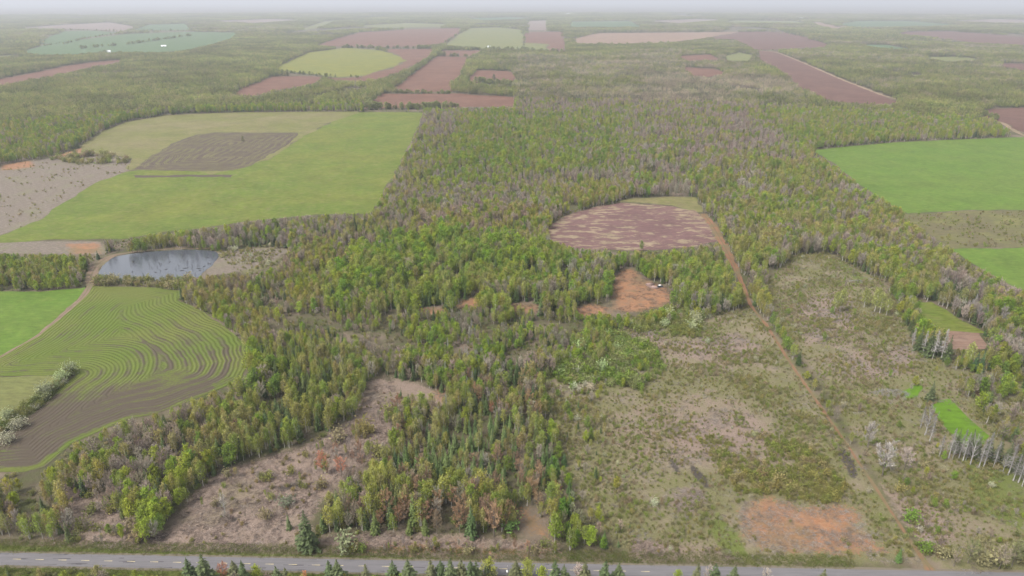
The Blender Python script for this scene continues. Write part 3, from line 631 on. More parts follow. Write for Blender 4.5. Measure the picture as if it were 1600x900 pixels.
# ---- tracks
def track(name, label, line, hw, col):
    w = W(line); t = np.r_[0, np.cumsum(np.hypot(*np.diff(w, axis=0).T))]; far = np.hypot(*w.mean(0)) > 1500
    s = np.arange(0, t[-1], 12 if far else 2.5); c = np.column_stack([np.interp(s, t, w[:, 0]), np.interp(s, t, w[:, 1])]); h = np.interp(s, t, hw)
    k = np.ones(9) / 9
    for j in range(2): c[4:-4, j] = np.convolve(c[:, j], k, 'valid')
    d = np.gradient(c, axis=0); n = np.column_stack([-d[:, 1], d[:, 0]]); n /= np.linalg.norm(n, axis=1, keepdims=True)
    cols = np.linspace(-1, 1, 9); VV = []; ed = []
    for i in range(len(c)):
        for q_ in cols:
            jt = (vnoise(np.array([s[i] / 5]), np.array([q_ * 3]), 2)[0] - .5) * .7 * (abs(q_) == 1)
            VV.append((*(c[i] + n[i] * h[i] * (q_ + jt)), .30 if far else .13)); ed.append(q_)
    K = len(cols); F = np.array([(i * K + j, (i + 1) * K + j, (i + 1) * K + j + 1, i * K + j + 1) for i in range(len(c) - 1) for j in range(K - 1)])
    mt, N, L, p = nt(name + '_surface'); P = wpos(N, L); n1 = noise(N, L, .5, 5, .65, P); n2 = noise(N, L, .1, 4, .6, P)
    a = attr(N, 'across').outputs['Fac']
    crown = mth(N, L, 'SUBTRACT', 1.0, mth(N, L, 'MULTIPLY', mth(N, L, 'ABSOLUTE', a), 3.2), clamp=True)
    f = ramp(N, L, mth(N, L, 'ADD', mth(N, L, 'MULTIPLY', crown, .7), mth(N, L, 'SUBTRACT', n1, .55)), .1, .5)
    cc = mix(N, L, ramp(N, L, n2, .35, .65), col, tuple(x * .8 for x in col))
    cc = mix(N, L, mth(N, L, 'MULTIPLY', f, .8 if not far else 0.1), cc, (.085, .075, .038))
    cc = mix(N, L, mth(N, L, 'MULTIPLY', ramp(N, L, n1, .5, .7), .5), cc, tuple(x * .65 for x in col))
    cc = mix(N, L, mth(N, L, 'MULTIPLY', ramp(N, L, mth(N, L, 'ADD', noise(N, L, .06, 5, .7, P), mth(N, L, 'MULTIPLY', mth(N, L, 'ABSOLUTE', a), .12)), .52, .66), 0.0 if far else .75), cc, (.098, .088, .045))
    L.new(cc, p.inputs['Base Color']); bump(N, L, p, n1, .5, .2)
    me = mesh_from(name, VV, F, [mt])
    fattr(me, 'across', ed)
    if me.polygons[0].normal.z < 0: me.flip_normals()
    return link(name, me, kind='structure', label=label)
for t_ in TRACKS: track(*t_)

# ---- paved road
m, N, L, p = nt('worn_asphalt'); P = wpos(N, L)
n1 = noise(N, L, .25, 5, .6, P); n2 = noise(N, L, 2.5, 4, .7, P)
ang = math.atan2(rdv[1], rdv[0])
st = noise(N, L, .6, 5, .65, wpos(N, L, (.12, 2.0, 1), -ang))
cc = mix(N, L, ramp(N, L, st, .35, .68), (.105, .098, .102), (.08, .075, .078)); cc = mix(N, L, mth(N, L, 'MULTIPLY', ramp(N, L, n1, .5, .72), .6), cc, (.10, .094, .097)); cc = mix(N, L, mth(N, L, 'MULTIPLY', n2, .25), cc, (.19, .183, .183))
L.new(cc, p.inputs['Base Color']); bump(N, L, p, n2, .3, .05); M_ROAD = m
m, N, L, p = nt('gravel_shoulder'); P = wpos(N, L); n1 = noise(N, L, .8, 5, .7, P)
L.new(mix(N, L, n1, (.135, .105, .085), (.08, .076, .045)), p.inputs['Base Color']); M_SHOULDER = m
M_TAR = plain('tar_patch', (.05, .046, .05), (.085, .08, .085), .8); M_PAINT = plain('worn_yellow_paint', (.36, .3, .17), (.22, .2, .15), 1.5)
def strip(name, s0, s1, o0, o1, z, mat, parent=None, ragged=0.0, step=4.0, **pr):
    s = np.arange(s0, s1 + .01, min(step, (s1 - s0) / 2)); VV = []
    for i, a in enumerate(s):
        j0, j1 = random.uniform(-1, 1) * ragged, random.uniform(-1, 1) * ragged
        for off in (o0 + j0, o1 + j1): c = road_c + rdv * a + rnv * off; VV.append((c[0], c[1], z))
    F = np.array([(2 * i, 2 * i + 2, 2 * i + 3, 2 * i + 1) for i in range(len(s) - 1)])
    me = mesh_from(name, VV, F, [mat])
    if me.polygons[0].normal.z < 0: me.flip_normals()
    return link(name, me, parent, **pr)
strip('road_shoulder', -900, 1200, -RW - 1.1, RW + 1.1, .10, M_SHOULDER, None, .35, 3, kind='structure', label='gravel shoulder along both sides of the paved road')
road = strip('road', -900, 1200, -RW, RW, .16, M_ROAD, None, .12, 3, kind='structure', label='worn grey two-lane paved road along the bottom')
for k in range(-26, 14): strip('lane_dash', k * 9.0, k * 9.0 + 3.2, -.15, .15, .175, M_PAINT, road)
for k in range(46):
    s0 = random.uniform(-220, 90); o0 = random.choice([-2.6, -1.7, -.3, .5, 1.7, 2.6]) + random.uniform(-.3, .3)
    strip('tar_patch', s0, s0 + random.uniform(2, 9), o0 - random.uniform(.08, .28), o0 + random.uniform(.08, .22), .168, M_TAR, road, .07, 1.0)

# ------------------------------------------------------------------ vegetation
# which plants grow where (canopy outline in photo pixels): weights, tint factor, height factor, phrase for the label
ZMIX = [
 (None, dict(leafy_tree=.28, birch_tree=.34, bare_tree=.24, spruce_tree=.14), (1, 1, 1), .95, 'in outer woods'),
 ([(-400,60),(700,60),(700,178),(-400,330)], dict(leafy_tree=.48, birch_tree=.30, bare_tree=.10, spruce_tree=.12), (1.0, 1.0, .95), .95, 'beyond the hay field'),
 ([(800,85),(1120,85),(1280,140),(1230,215),(1300,300),(1150,330),(1010,200),(800,178)], dict(leafy_tree=.10, birch_tree=.15, bare_tree=.62, spruce_tree=.13), (1.0, .96, .98), .95, 'in brown far wood'),
 ([(1180,170),(1560,150),(1560,225),(1250,240)], dict(leafy_tree=.35, birch_tree=.38, bare_tree=.15, spruce_tree=.12), (1, 1, 1), .95, 'behind the grain field'),
 ([(640,170),(1030,170),(1080,300),(960,310),(580,360)], dict(leafy_tree=.10, birch_tree=.22, bare_tree=.54, spruce_tree=.14), (1, 1, 1), .95, 'in grey upper wood'),
 ([(740,176),(960,176),(985,230),(930,262),(700,285),(680,240)], dict(leafy_tree=.52, birch_tree=.30, bare_tree=.13, spruce_tree=.05), (.95, .98, .95), .95, 'in green upper patch'),
 ([(840,310),(930,280),(1000,300),(880,330)], dict(leafy_tree=.2, birch_tree=.6, bare_tree=.15, spruce_tree=.05), (1.05, 1, .9), .9, 'above the purple field'),
 ([(1080,240),(1290,250),(1420,340),(1500,400),(1600,470),(1800,560),(1800,600),(1420,470),(1290,390),(1150,370)], dict(leafy_tree=.14, birch_tree=.50, bare_tree=.26, spruce_tree=.10), (1, 1, 1), 1.0, 'below the grain field'),
 ([(1430,450),(1480,430),(1700,540),(1700,600),(1560,560)], dict(leafy_tree=.12, birch_tree=.3, bare_tree=.22, spruce_tree=.32, dead_tree=.04), (.9, .92, .95), 1.05, 'by the small plot'),
 ([(1140,360),(1260,370),(1270,410),(1220,445),(1150,420)], dict(leafy_tree=.16, birch_tree=.60, bare_tree=.10, spruce_tree=.14), (1, 1, 1), 1.0, 'in trackside clump'),
 ([(840,365),(960,355),(1110,392),(1150,400),(1150,480),(1050,480),(900,480),(840,470)], dict(leafy_tree=.2, birch_tree=.46, bare_tree=.12, spruce_tree=.22), (.95, 1, .95), 1.0, 'below the purple field'),
 ([(480,360),(600,340),(860,345),(860,480),(760,480),(500,520),(460,440)], dict(leafy_tree=.30, birch_tree=.38, bare_tree=.05, spruce_tree=.27), (.92, 1.02, .8), 1.05, 'in bright green wood'),
 ([(640,320),(860,320),(860,365),(760,370),(700,352),(560,372),(590,340)], dict(leafy_tree=.08, birch_tree=.42, bare_tree=.38, spruce_tree=.12), (1.05, .98, .95), .9, 'in brownish wood'),
 ([(600,470),(880,480),(890,545),(760,560),(620,560)], dict(leafy_tree=.18, birch_tree=.32, bare_tree=.20, spruce_tree=.24, dead_tree=.06), (.92, .98, .92), .68, 'below the orange patches'),
 ([(870,485),(1060,470),(1130,480),(1100,530),(960,560),(870,590)], dict(leafy_tree=.46, birch_tree=.26, bare_tree=.12, spruce_tree=.1, blossom_shrub=.06), (.98, 1, .95), .62, 'in young trackside growth'),
 ([(280,330),(640,325),(600,390),(330,392)], dict(leafy_tree=.06, birch_tree=.16, bare_tree=.5, spruce_tree=.24, blossom_shrub=.04), (1, 1, 1), .85, 'in belt above pond'),
 ([(-300,385),(150,385),(150,452),(-300,480)], dict(leafy_tree=.32, birch_tree=.30, bare_tree=.14, spruce_tree=.2, blossom_shrub=.04), (1, 1, .95), .75, 'left of the pond'),
 ([(280,400),(560,360),(500,470),(440,560),(390,540),(330,480)], dict(leafy_tree=.14, birch_tree=.42, bare_tree=.32, spruce_tree=.08, blossom_shrub=.04), (1.02, .98, .95), .8, 'in pondside wood'),
 ([(440,400),(520,390),(490,460),(430,470)], dict(leafy_tree=.2, birch_tree=.42, bare_tree=.10, blossom_shrub=.28), (1.05, 1, .9), .75, 'in blossoming thicket'),
 ([(450,480),(640,480),(640,560),(500,560),(420,560)], dict(leafy_tree=.22, birch_tree=.24, bare_tree=.40, spruce_tree=.14), (1, 1, .98), .62, 'in mixed inner wood'),
 ([(380,540),(560,535),(620,570),(600,640),(560,680),(430,715),(300,760),(230,700)], dict(leafy_tree=.12, birch_tree=.42, bare_tree=.06, spruce_tree=.39, maple_tree=.01), (.92, .96, .9), .9, 'in wood above slash'),
 ([(-300,690),(60,730),(200,660),(380,590),(330,700),(240,800),(240,860),(-300,870)], dict(leafy_tree=.12, birch_tree=.44, bare_tree=.26, spruce_tree=.17, blossom_shrub=.01), (1.0, .98, .98), .88, 'in lower-left roadside wood'),
 ([(-300,720),(40,720),(110,690),(170,650),(190,690),(100,740),(60,790),(-300,800)], dict(leafy_tree=.62, birch_tree=.28, bare_tree=.1), (1.05, 1.02, .8), .6, 'in lime green fringe'),
 ([(600,580),(870,570),(890,640),(860,720),(720,720),(610,690)], dict(spruce_tree=.36, birch_tree=.26, leafy_tree=.17, bare_tree=.12, maple_tree=.06, dead_tree=.03), (.92, .96, .9), .9, 'in central wood'),
 ([(600,650),(860,650),(890,790),(700,790),(620,790)], dict(larch_tree=.42, spruce_tree=.12, birch_tree=.26, bare_tree=.08, maple_tree=.09, leafy_tree=.03), (.95, .98, .95), .85, 'in larch wood'),
 ([(490,700),(580,690),(620,740),(880,770),(880,850),(560,850),(490,800)], dict(birch_tree=.52, maple_tree=.14, bare_tree=.24, spruce_tree=.10), (.96, 1.0, .95), 1.12, 'in roadside front row'),
 ([(850,640),(920,700),(1000,850),(860,862),(860,760)], dict(leafy_tree=.42, spruce_tree=.22, birch_tree=.2, bare_tree=.16), (.9, 1.02, .8), .75, 'in tongue beside scrub'),
 ([(1440,600),(1560,620),(1800,700),(1800,790),(1560,720),(1500,690)], dict(leafy_tree=.2, birch_tree=.26, bare_tree=.34, spruce_tree=.2), (.88, .9, .95), .9, 'behind the vivid wedge'),
 ([(-300,885),(1700,895),(1700,1200),(-300,1200)], dict(leafy_tree=.4, birch_tree=.25, spruce_tree=.2, bare_tree=.15), (1, 1, 1), .6, 'below the road'),
]
KINDS = ['spruce_tree', 'larch_tree', 'birch_tree', 'leafy_tree', 'bare_tree', 'maple_tree', 'dead_tree', 'shrub', 'blossom_shrub']

def jgrid(r0, r1, sp, half=52, jit=.46):
    """jittered lattice over the sector the camera sees and a margin beside it"""
    x1 = r1 * math.sin(R(half)); gx = np.arange(-x1, x1, sp); gy = np.arange(0, r1, sp)
    if len(gx) * len(gy) > 4e6: raise RuntimeError('grid')
    X, Y = np.meshgrid(gx, gy); X = X.ravel() + rng.uniform(-jit, jit, X.size) * sp; Y = Y.ravel() + rng.uniform(-jit, jit, Y.size) * sp
    d = np.hypot(X, Y); m = (d >= r0) & (d < r1) & (np.abs(np.arctan2(X, Y)) < R(half)); return X[m], Y[m]
def blocked(X, Y, H, fr=(0, .3, .6, .9), sparse=True):
    b = np.zeros(len(X), bool)
    polys = CLEAR + (SPARSE if sparse else [])
    for f in fr:
        P = np.column_stack(proj(X, Y, H * f))
        for pl in polys: b |= inpoly(P, pl)
        if sparse and f in (0, .3):
            for pl in SPARSE_BASE: b |= inpoly(P, pl)
    return b
def assign(X, Y, H0):
    P = np.column_stack(proj(X, Y, H0 * .6)); z = np.zeros(len(X), int)
    dd = np.hypot(X, Y); sc_ = 18 + dd * .03      # woods of one kind fade into the next over ragged borders
    P2 = P + np.column_stack([70 * (fbm(X / sc_, Y / sc_, 21) - .5) + rng.normal(0, 9, len(X)), 26 * (fbm(X / sc_, Y / sc_, 27) - .5) * np.clip(P[:, 1] / 300, .45, 1) + rng.normal(0, 3, len(X))])
    for i, zz in enumerate(ZMIX):
        if zz[0] is not None: z[inpoly(P2, zz[0])] = i
    return z

ALLP = {k: [] for k in KINDS}       # rows: x, y, height, tint r g b, variant, rot, zone, tint index
def put(kind, X, Y, Hh, tf, zone, exact=None):
    n = len(X)
    if not n: return
    T = np.array(TINT[kind]); nz = fbm(X / 22, Y / 22, 33 + KINDS.index(kind))
    ti = np.clip(((nz - .25) * 2 * len(T) * .5 + rng.uniform(0, len(T), n) * .5).astype(int), 0, len(T) - 1)
    t = T[ti] * np.asarray(tf) * rng.normal(1, .10, (n, 1)).clip(.75, 1.3) * rng.normal(1, .04, (n, 3)).clip(.9, 1.1)
    var = rng.integers(0, len(PROTO[kind]), n)
    ALLP[kind].append(np.column_stack([X, Y, Hh, t, var, rng.uniform(0, 6.28, n), np.full(n, zone), ti]))

def scatter(r0, r1, sp, half):
    X, Y = jgrid(r0, r1, sp, half)
    hb = 14.0 * (.74 + .36 * fbm(X / 60, Y / 60, 4)) * rng.triangular(.42, .95, 1.22, len(X))
    z = assign(X, Y, hb); hf = np.array([q_[3] for q_ in ZMIX])[z]; H = hb * hf
    k = ~blocked(X, Y, H) ; X, Y, H, z = X[k], Y[k], H[k], z[k]
    gap = fbm(X / 14, Y / 14, 50); k = gap > np.where(np.array([q_[3] for q_ in ZMIX])[z] < .72, .45, .34); X, Y, H, z = X[k], Y[k], H[k], z[k]
    u = rng.uniform(0, 1, len(X))
    for i, zz in enumerate(ZMIX):
        m = z == i
        if not m.any(): continue
        ks = list(zz[1]); wgt = np.array([[zz[1][kk]] for kk in ks]) * np.exp(3.2 * (np.array([fbm(X[m] / 28, Y[m] / 28, 60 + KINDS.index(kk)) for kk in ks]) - .5) * 2)
        cum = np.cumsum(wgt / wgt.sum(0), 0); pick = (u[m] > cum).sum(0).clip(0, len(ks) - 1)
        for j, kk in enumerate(ks):
            s = pick == j; hh = H[m][s]
            if kk == 'blossom_shrub': hh = rng.uniform(3, 5.5, s.sum())
            elif kk == 'spruce_tree': hh = hh * rng.uniform(.7, 1.08, s.sum())
            elif kk == 'dead_tree': hh = hh * .95
            put(kk, X[m][s], Y[m][s], hh, zz[2], i)
scatter(150, 760, 3.3, 50)
scatter(760, 1500, 4.9, 47)

# understorey and scrub: low bushes between and in front of the trees
def bushes(polys, sp, dens, hr, kinds, tf=(1, 1, 1), rmax=1300, zone=-1, clear=True):
    for pl in polys:
        w = W(pl); lo, hi = w.min(0), np.minimum(w.max(0), 3000)
        gx, gy = np.meshgrid(np.arange(lo[0], hi[0], sp), np.arange(lo[1], hi[1], sp)); X = gx.ravel() + rng.uniform(-.5, .5, gx.size) * sp; Y = gy.ravel() + rng.uniform(-.5, .5, gx.size) * sp
        m = inpoly(np.column_stack([X, Y]), w) & (np.hypot(X, Y) < rmax); X, Y = X[m], Y[m]
        m = (fbm(X / 13, Y / 13, 71) * 1.1 - .22 + rng.uniform(0, .36, len(X))) > (1 - dens); X, Y = X[m], Y[m]
        H = rng.uniform(*hr, len(X)) ** 1.25 * (.35 + 1.3 * fbm(X / 13, Y / 13, 71))
        k = ~inpoly(np.column_stack(proj(X, Y)), ZONES['z_orange'][0]) | (rng.uniform(0, 1, len(X)) < .06); X, Y, H = X[k], Y[k], H[k]
        if clear: k = ~blocked(X, Y, H, (0,), False); X, Y, H = X[k], Y[k], H[k]
        pk = rng.choice(len(kinds), len(X), p=np.array([q_[1] for q_ in kinds]) / sum(q_[1] for q_ in kinds))
        for j, (kk, _) in enumerate(kinds): s = pk == j; put(kk, X[s], Y[s], H[s] * (1.7 if kk == 'blossom_shrub' else 1), tf, zone)
BZ = {-1: 'on scrubland', -2: 'on slash clearing', -3: 'on road verge', -4: 'beside the hay field', -5: 'in undergrowth', -6: 'in white-flowering hedgerow'}
SH = [('shrub', .975), ('blossom_shrub', .012), ('bare_tree', .013)]
bushes(ZONES['z_scrub'][:2], 1.75, .69, (.35, 1.9), SH, (1, 1, 1), 1000, -1)
bushes(ZONES['z_scrub'][2:], 2.8, .6, (.8, 2.4), SH, (1, 1, 1), 1000, -1)
bushes([ZONES['z_slash'][0], ZONES['z_slash'][1], ZONES['z_slash'][2]], 3.4, .34, (.5, 1.8), [('shrub', .9), ('bare_tree', .1)], (1.1, .95, 1.1), 900, -2)
bushes([[(870,560),(960,520),(1020,545),(1040,580),(1000,610),(930,600),(870,600)]], 2.2, .8, (2, 4.2), [('shrub', .95), ('leafy_tree', .04), ('blossom_shrub', .01)], (.82, 1.05, .7), 900, -5)
bushes([[(960,505),(1060,480),(1100,500),(1090,530),(1000,520)]], 2.3, .75, (2, 3.8), [('shrub', .95), ('blossom_shrub', .05)], (.9, 1.02, .8), 900, -5)
bushes([[(1090,690),(1150,670),(1250,690),(1330,760),(1300,790),(1150,770)]], 2.2, .72, (1.0, 2.8), [('shrub', 1)], (.98, .98, .8), 900, -1)
bushes([[(1120,560),(1200,540),(1280,680),(1200,680)]], 2.6, .6, (.8, 2.2), [('shrub', 1)], (.95, .98, .85), 900, -1)
bushes([[(-200,845),(0,853),(260,862),(260,868),(0,860),(-200,855)]], 2.0, .6, (.5, 1.4), [('shrub', 1)], (.8, 1.1, .5), 900, -3)
bushes([[(-300,900),(1700,925),(1700,960),(-300,940)]], 2.4, .75, (.8, 2.6), [('shrub', .95), ('blossom_shrub', .05)], (.95, 1.1, .6), 900, -3, False)
bushes([ZONES['z_stubble'][0]], 6, .33, (.7, 2.0), [('shrub', 1)], (1, .95, 1), 1500, -4)
bushes([[(80,250),(180,225),(210,240),(200,255),(120,258)]], 6, .55, (2, 5.5), [('shrub', 1)], (1, 1, 1), 1500, -4)
bushes([[(1405,336),(1640,328),(1640,385),(1490,388)]], 5, .55, (.8, 2.2), [('shrub', 1)], (.95, .98, .9), 1500, -1, False)
bushes([[(120,583),(112,582),(60,620),(20,648),(-40,690),(-40,708),(30,665),(90,612)]], 2.2, .75, (1.6, 3.8), [('shrub', .88), ('blossom_shrub', .12)], (.66, .76, .6), 900, -6, False)
bushes([[(150,436),(310,438),(285,452),(230,448),(145,447)]], 3, .85, (2, 5), [('shrub', .8), ('spruce_tree', .2)], (.95, .95, .9), 900, -5, False)
def sparse_trees(pl, n, kinds, hr, zone, seed, tf=(1, 1, 1)):
    r = np.random.default_rng(seed); w = W(pl); lo, hi = w.min(0), w.max(0); P = r.uniform(lo, hi, (n * 6, 2)); P = P[inpoly(P, w)][:n]; pk = r.integers(0, len(kinds), len(P))
    for j, kk in enumerate(kinds): s = pk == j; put(kk, P[s, 0], P[s, 1], r.uniform(*hr, s.sum()), tf, zone)
sparse_trees([(500,700),(570,655),(612,640),(612,720),(560,770),(500,800)], 60, ['bare_tree', 'birch_tree', 'bare_tree', 'maple_tree', 'shrub'], (3, 9), -2, 5)
sparse_trees([(300,800),(340,745),(420,720),(520,690),(500,780),(400,830)], 46, ['bare_tree', 'shrub', 'birch_tree'], (2, 6), -2, 6)
sparse_trees([(105,760),(150,765),(200,800),(245,830),(245,855),(110,850)], 46, ['bare_tree', 'shrub', 'birch_tree', 'leafy_tree'], (2, 7), -2, 7)
sparse_trees([(520,850),(870,855),(870,866),(520,862)], 40, ['bare_tree', 'shrub', 'birch_tree', 'maple_tree'], (2, 6), -2, 8)
sparse_trees([(860,620),(920,600),(1000,860),(930,860)], 60, ['bare_tree', 'birch_tree', 'leafy_tree', 'spruce_tree'], (2.5, 8), -1, 9)
sparse_trees([(1190,430),(1300,400),(1400,480),(1420,560),(1560,580),(1600,620),(1480,620),(1300,600)], 70, ['bare_tree', 'birch_tree', 'leafy_tree'], (2, 7), -1, 10)
sparse_trees([(1330,640),(1440,640),(1500,720),(1600,770),(1600,890),(1480,880),(1380,740)], 60, ['bare_tree', 'bare_tree', 'leafy_tree', 'shrub'], (2, 6), -1, 11)
sparse_trees([(1490,605),(1600,590),(1720,640),(1720,750),(1620,750),(1560,690),(1520,640)], 190, ['bare_tree', 'birch_tree', 'leafy_tree', 'spruce_tree', 'bare_tree'], (4, 12), -1, 12, (.9, .92, .95))
sparse_trees([(1530,560),(1600,555),(1720,570),(1720,600),(1600,590),(1535,586)], 110, ['birch_tree', 'leafy_tree', 'birch_tree', 'spruce_tree'], (7, 13), -1, 13)
sparse_trees([(1470,565),(1530,575),(1530,590),(1470,580)], 14, ['birch_tree', 'leafy_tree'], (4, 9), -1, 14)
sparse_trees([(760,560),(960,545),(1040,560),(1000,600),(900,640),(850,640),(820,600)], 90, ['shrub', 'leafy_tree', 'bare_tree', 'blossom_shrub', 'leafy_tree'], (2.5, 6), -5, 15)
sparse_trees([(1395,470),(1420,470),(1450,540),(1430,545)], 34, ['birch_tree', 'bare_tree', 'spruce_tree', 'leafy_tree'], (6, 12), -1, 16)
# thickets under the woods so the floor is not bare
Xu, Yu = jgrid(150, 700, 4.2, 48); m = ~blocked(Xu, Yu, np.full(len(Xu), 2.0), (0, .9)) & (fbm(Xu / 12, Yu / 12, 88) > .42)
put('shrub', Xu[m], Yu[m], rng.uniform(1.0, 3.2, m.sum()), (.85, .9, .85), -5)

# lone and marked plants, placed one by one: kind, base pixel, height m, variant, tint, label
SPECIAL = []
def sp(kind, u, v, h, var, tint, label, width=1.0, top=False):
    x, y = unproj(u, v, h if top else 0.0); SPECIAL.append((kind, float(x), float(y), h, var, tint, label, width))
SPR = (.038, .05, .02); DEAD = (.092, .085, .078)
sp('spruce_tree', 482, 858, 19, 2, SPR, 'tall dark spruce standing alone on the slash clearing beside the road', 1.1)
sp('spruce_tree', 452, 827, 8, 1, (.06, .075, .03), 'small slim spruce on the slash left of the tall lone spruce')
sp('shrub', 537, 860, 9, 0, (.105, .115, .062), 'big rounded grey-green bush right of the tall lone spruce', 1.0)
sp('shrub', 797, 826, 7, 1, (.08, .13, .035), 'rounded fresh green bush on red soil in the front row', 1.2)
sp('dead_tree', 352, 802, 12, 3, (.2, .185, .16), 'thin grey dead tree in the middle of the slash clearing')
sp('shrub', 447, 790, 6, 2, (.09, .1, .065), 'small bluish green bush high on the slash clearing')
sp('bare_tree', 535, 745, 11, 2, (.21, .09, .055), 'rust-red bare bush at the upper right of the slash clearing', 1.1)
sp('maple_tree', 505, 740, 12, 0, (.23, .10, .06), 'rust-red budding tree at the right rim of the slash clearing')
sp('bare_tree', 1378, 744, 19, 0, (.18, .165, .15), 'large pale grey bare tree right of the red track', 1.1)
sp('bare_tree', 1355, 700, 15, 1, (.16, .145, .13), 'smaller pale bare tree just above the large pale one')
sp('bare_tree', 1412, 735, 13, 3, (.2, .165, .145), 'brownish bare tree right of the large pale one')
sp('shrub', 1420, 812, 5.5, 0, (.07, .11, .018), 'vivid green bush beside the red track near the road', 1.4)
sp('shrub', 1442, 862, 6.5, 1, (.07, .105, .017), 'vivid green bush by the foot of the red track', .9)
sp('spruce_tree', 1403, 878, 7, 0, (.05, .085, .022), 'little green spruce at the corner of the orange bare ground')
for i, (u, v, h) in enumerate([(1470,868,9),(1490,885,8),(1512,880,12),(1535,878,15),(1560,890,12),(1580,885,13),(1601,880,14)]):
    sp('bare_tree' if i % 3 else 'shrub', u, v, h * (1 if i % 3 else .6), i % 4, [(.12, .11, .055), (.15, .125, .09), (.09, .095, .04)][i % 3], 'brownish bush %s in the thicket at the lower right corner' % ['first', 'second', 'third', 'fourth', 'fifth', 'sixth', 'seventh'][i])
for i, (u, v, h) in enumerate([(1438,668,17),(1445,680,18),(1452,692,16),(1467,714,20),(1482,716,16),(1488,718,15),(1498,716,14),(1504,721,17),(1509,719,15),(1516,726,19),(1529,731,21),(1537,729,16),(1552,730,15),(1567,737,18),(1575,742,16),(1583,751,19),(1591,754,17),(1597,760,18)]):
    sp('dead_tree', u, v, h * (.72, 1.1, .9, .6, 1.0)[i % 5], (i * 7) % 4, tuple(c_ * (.8, 1.15, 1.0)[i % 3] for c_ in DEAD), 'pale grey dead tree, %s from the upper end of the dead row' % ['first','second','third','fourth','fifth','sixth','seventh','eighth','ninth','tenth','eleventh','twelfth','thirteenth','fourteenth','fifteenth','sixteenth','seventeenth','last'][i])
for i, (u, v, h) in enumerate([(1492,706,13),(1512,712,15),(1524,716,12),(1541,716,16),(1556,722,14),(1572,726,13),(1588,738,15),(1452,628,13),(1605,745,15)]):
    sp('spruce_tree', u, v, h, i % 5, (.045, .055, .024), 'dark spruce, %s of those behind the dead grey row' % ['first','second','third','fourth','fifth','sixth','seventh','uppermost','lowest'][i])
for i, (u, v, h) in enumerate([(1434,548,17),(1442,553,15),(1450,556,19),(1457,560,18),(1464,556,14),(1470,562,20),(1478,564,17),(1425,540,12)]):
    sp('spruce_tree' if i % 2 == 0 else 'dead_tree', u, v, h, i % 3, SPR if i % 2 == 0 else (.2, .185, .17), '%s, %s in the row left of the brown tilled plot' % ('dark spruce' if i % 2 == 0 else 'greyish dead tree', ['first', 'second', 'third', 'fourth', 'fifth', 'sixth', 'seventh', 'uppermost'][i]))
for i, (u, v, h) in enumerate([(1522,580,13),(1530,583,15)]): sp('spruce_tree', u, v, h, i, (.03, .055, .022), 'dark green spruce, %s of the pair below the brown tilled plot' % ['left', 'right'][i])
for i, (u, v, h) in enumerate([(1303,488,15),(1312,487,17),(1366,487,17),(1374,490,15),(1384,494,13),(1512,575,16),(1350,480,14)]):
    sp('birch_tree', u, v, h, i % 4, (.13, .14, .042), 'white-stemmed birch, %s of the loose birches across the right scrub' % ['first', 'second', 'third', 'fourth', 'fifth', 'last', 'uppermost'][i])
sp('spruce_tree', 175, 392, 9, 2, (.035, .055, .028), 'dark spruce at the corner where the track meets the pond', 1.3)
sp('spruce_tree', 154, 405, 8, 0, (.035, .055, .028), 'dark spruce just left of the pond track', 1.2)
sp('spruce_tree', 169, 391, 7, 4, (.04, .06, .03), 'small dark spruce left of the corner spruce by the pond', 1.2)
sp('spruce_tree', 555, 350, 13, 1, SPR, 'pointed spruce at the lower right corner of the hay field')
sp('leafy_tree', 772, 127, 18, 0, (.05, .06, .035), 'lone dark tree in the small red field', 1.0)
sp('leafy_tree', 1002, 392, 9, 2, (.08, .105, .03), 'single green tree at the lower edge of the purple field', 1.0)
sp('leafy_tree', 380, 222, 9, 1, (.085, .085, .045), 'small lone tree in the ploughed patch')
for i, (u, v, h) in enumerate([(32,668,8),(12,692,7.5),(56,640,4),(100,600,4.5),(75,615,4)]):
    sp('blossom_shrub', u, v, h, i % 3, (.15, .145, .10), 'white blossoming shrub, %s in the hedgerow beside the pale grass field' % ['largest', 'lowest', 'third from the bottom', 'topmost', 'second from the top'][i], 1.2)
ORD = ['first', 'second', 'third', 'fourth', 'fifth', 'sixth', 'seventh', 'eighth', 'ninth', 'tenth', 'eleventh', 'twelfth', 'thirteenth', 'fourteenth', 'fifteenth', 'sixteenth', 'seventeenth', 'eighteenth', 'nineteenth', 'twentieth', 'twenty-first', 'twenty-second', 'twenty-third', 'twenty-fourth', 'twenty-fifth', 'twenty-sixth', 'twenty-seventh']
front = [(290,876,9),(313,869,12),(376,881,9),(430,889,8),(444,891,7),(512,880,10),(525,879,11),(570,886,9),(612,880,10),(636,878,12),(672,879,11),(688,880,10),(703,877,12),(720,878,11),(735,880,11),(743,881,10),(806,880,8),(868,880,11),(882,887,9),(947,880,11),(968,884,9),(1092,886,9),(1120,885,10),(1150,888,8),(1290,893,8),(915,882,9),(362,880,8)]
for i, (u, v, h) in enumerate(sorted(front)): sp('spruce_tree', u, v - 4, h * 1.3, i % 5, [(.04, .055, .022), (.05, .062, .026), (.062, .065, .03)][i % 3], 'dark spruce below the road, %s of its row from the left' % ORD[i], 1.6, True)
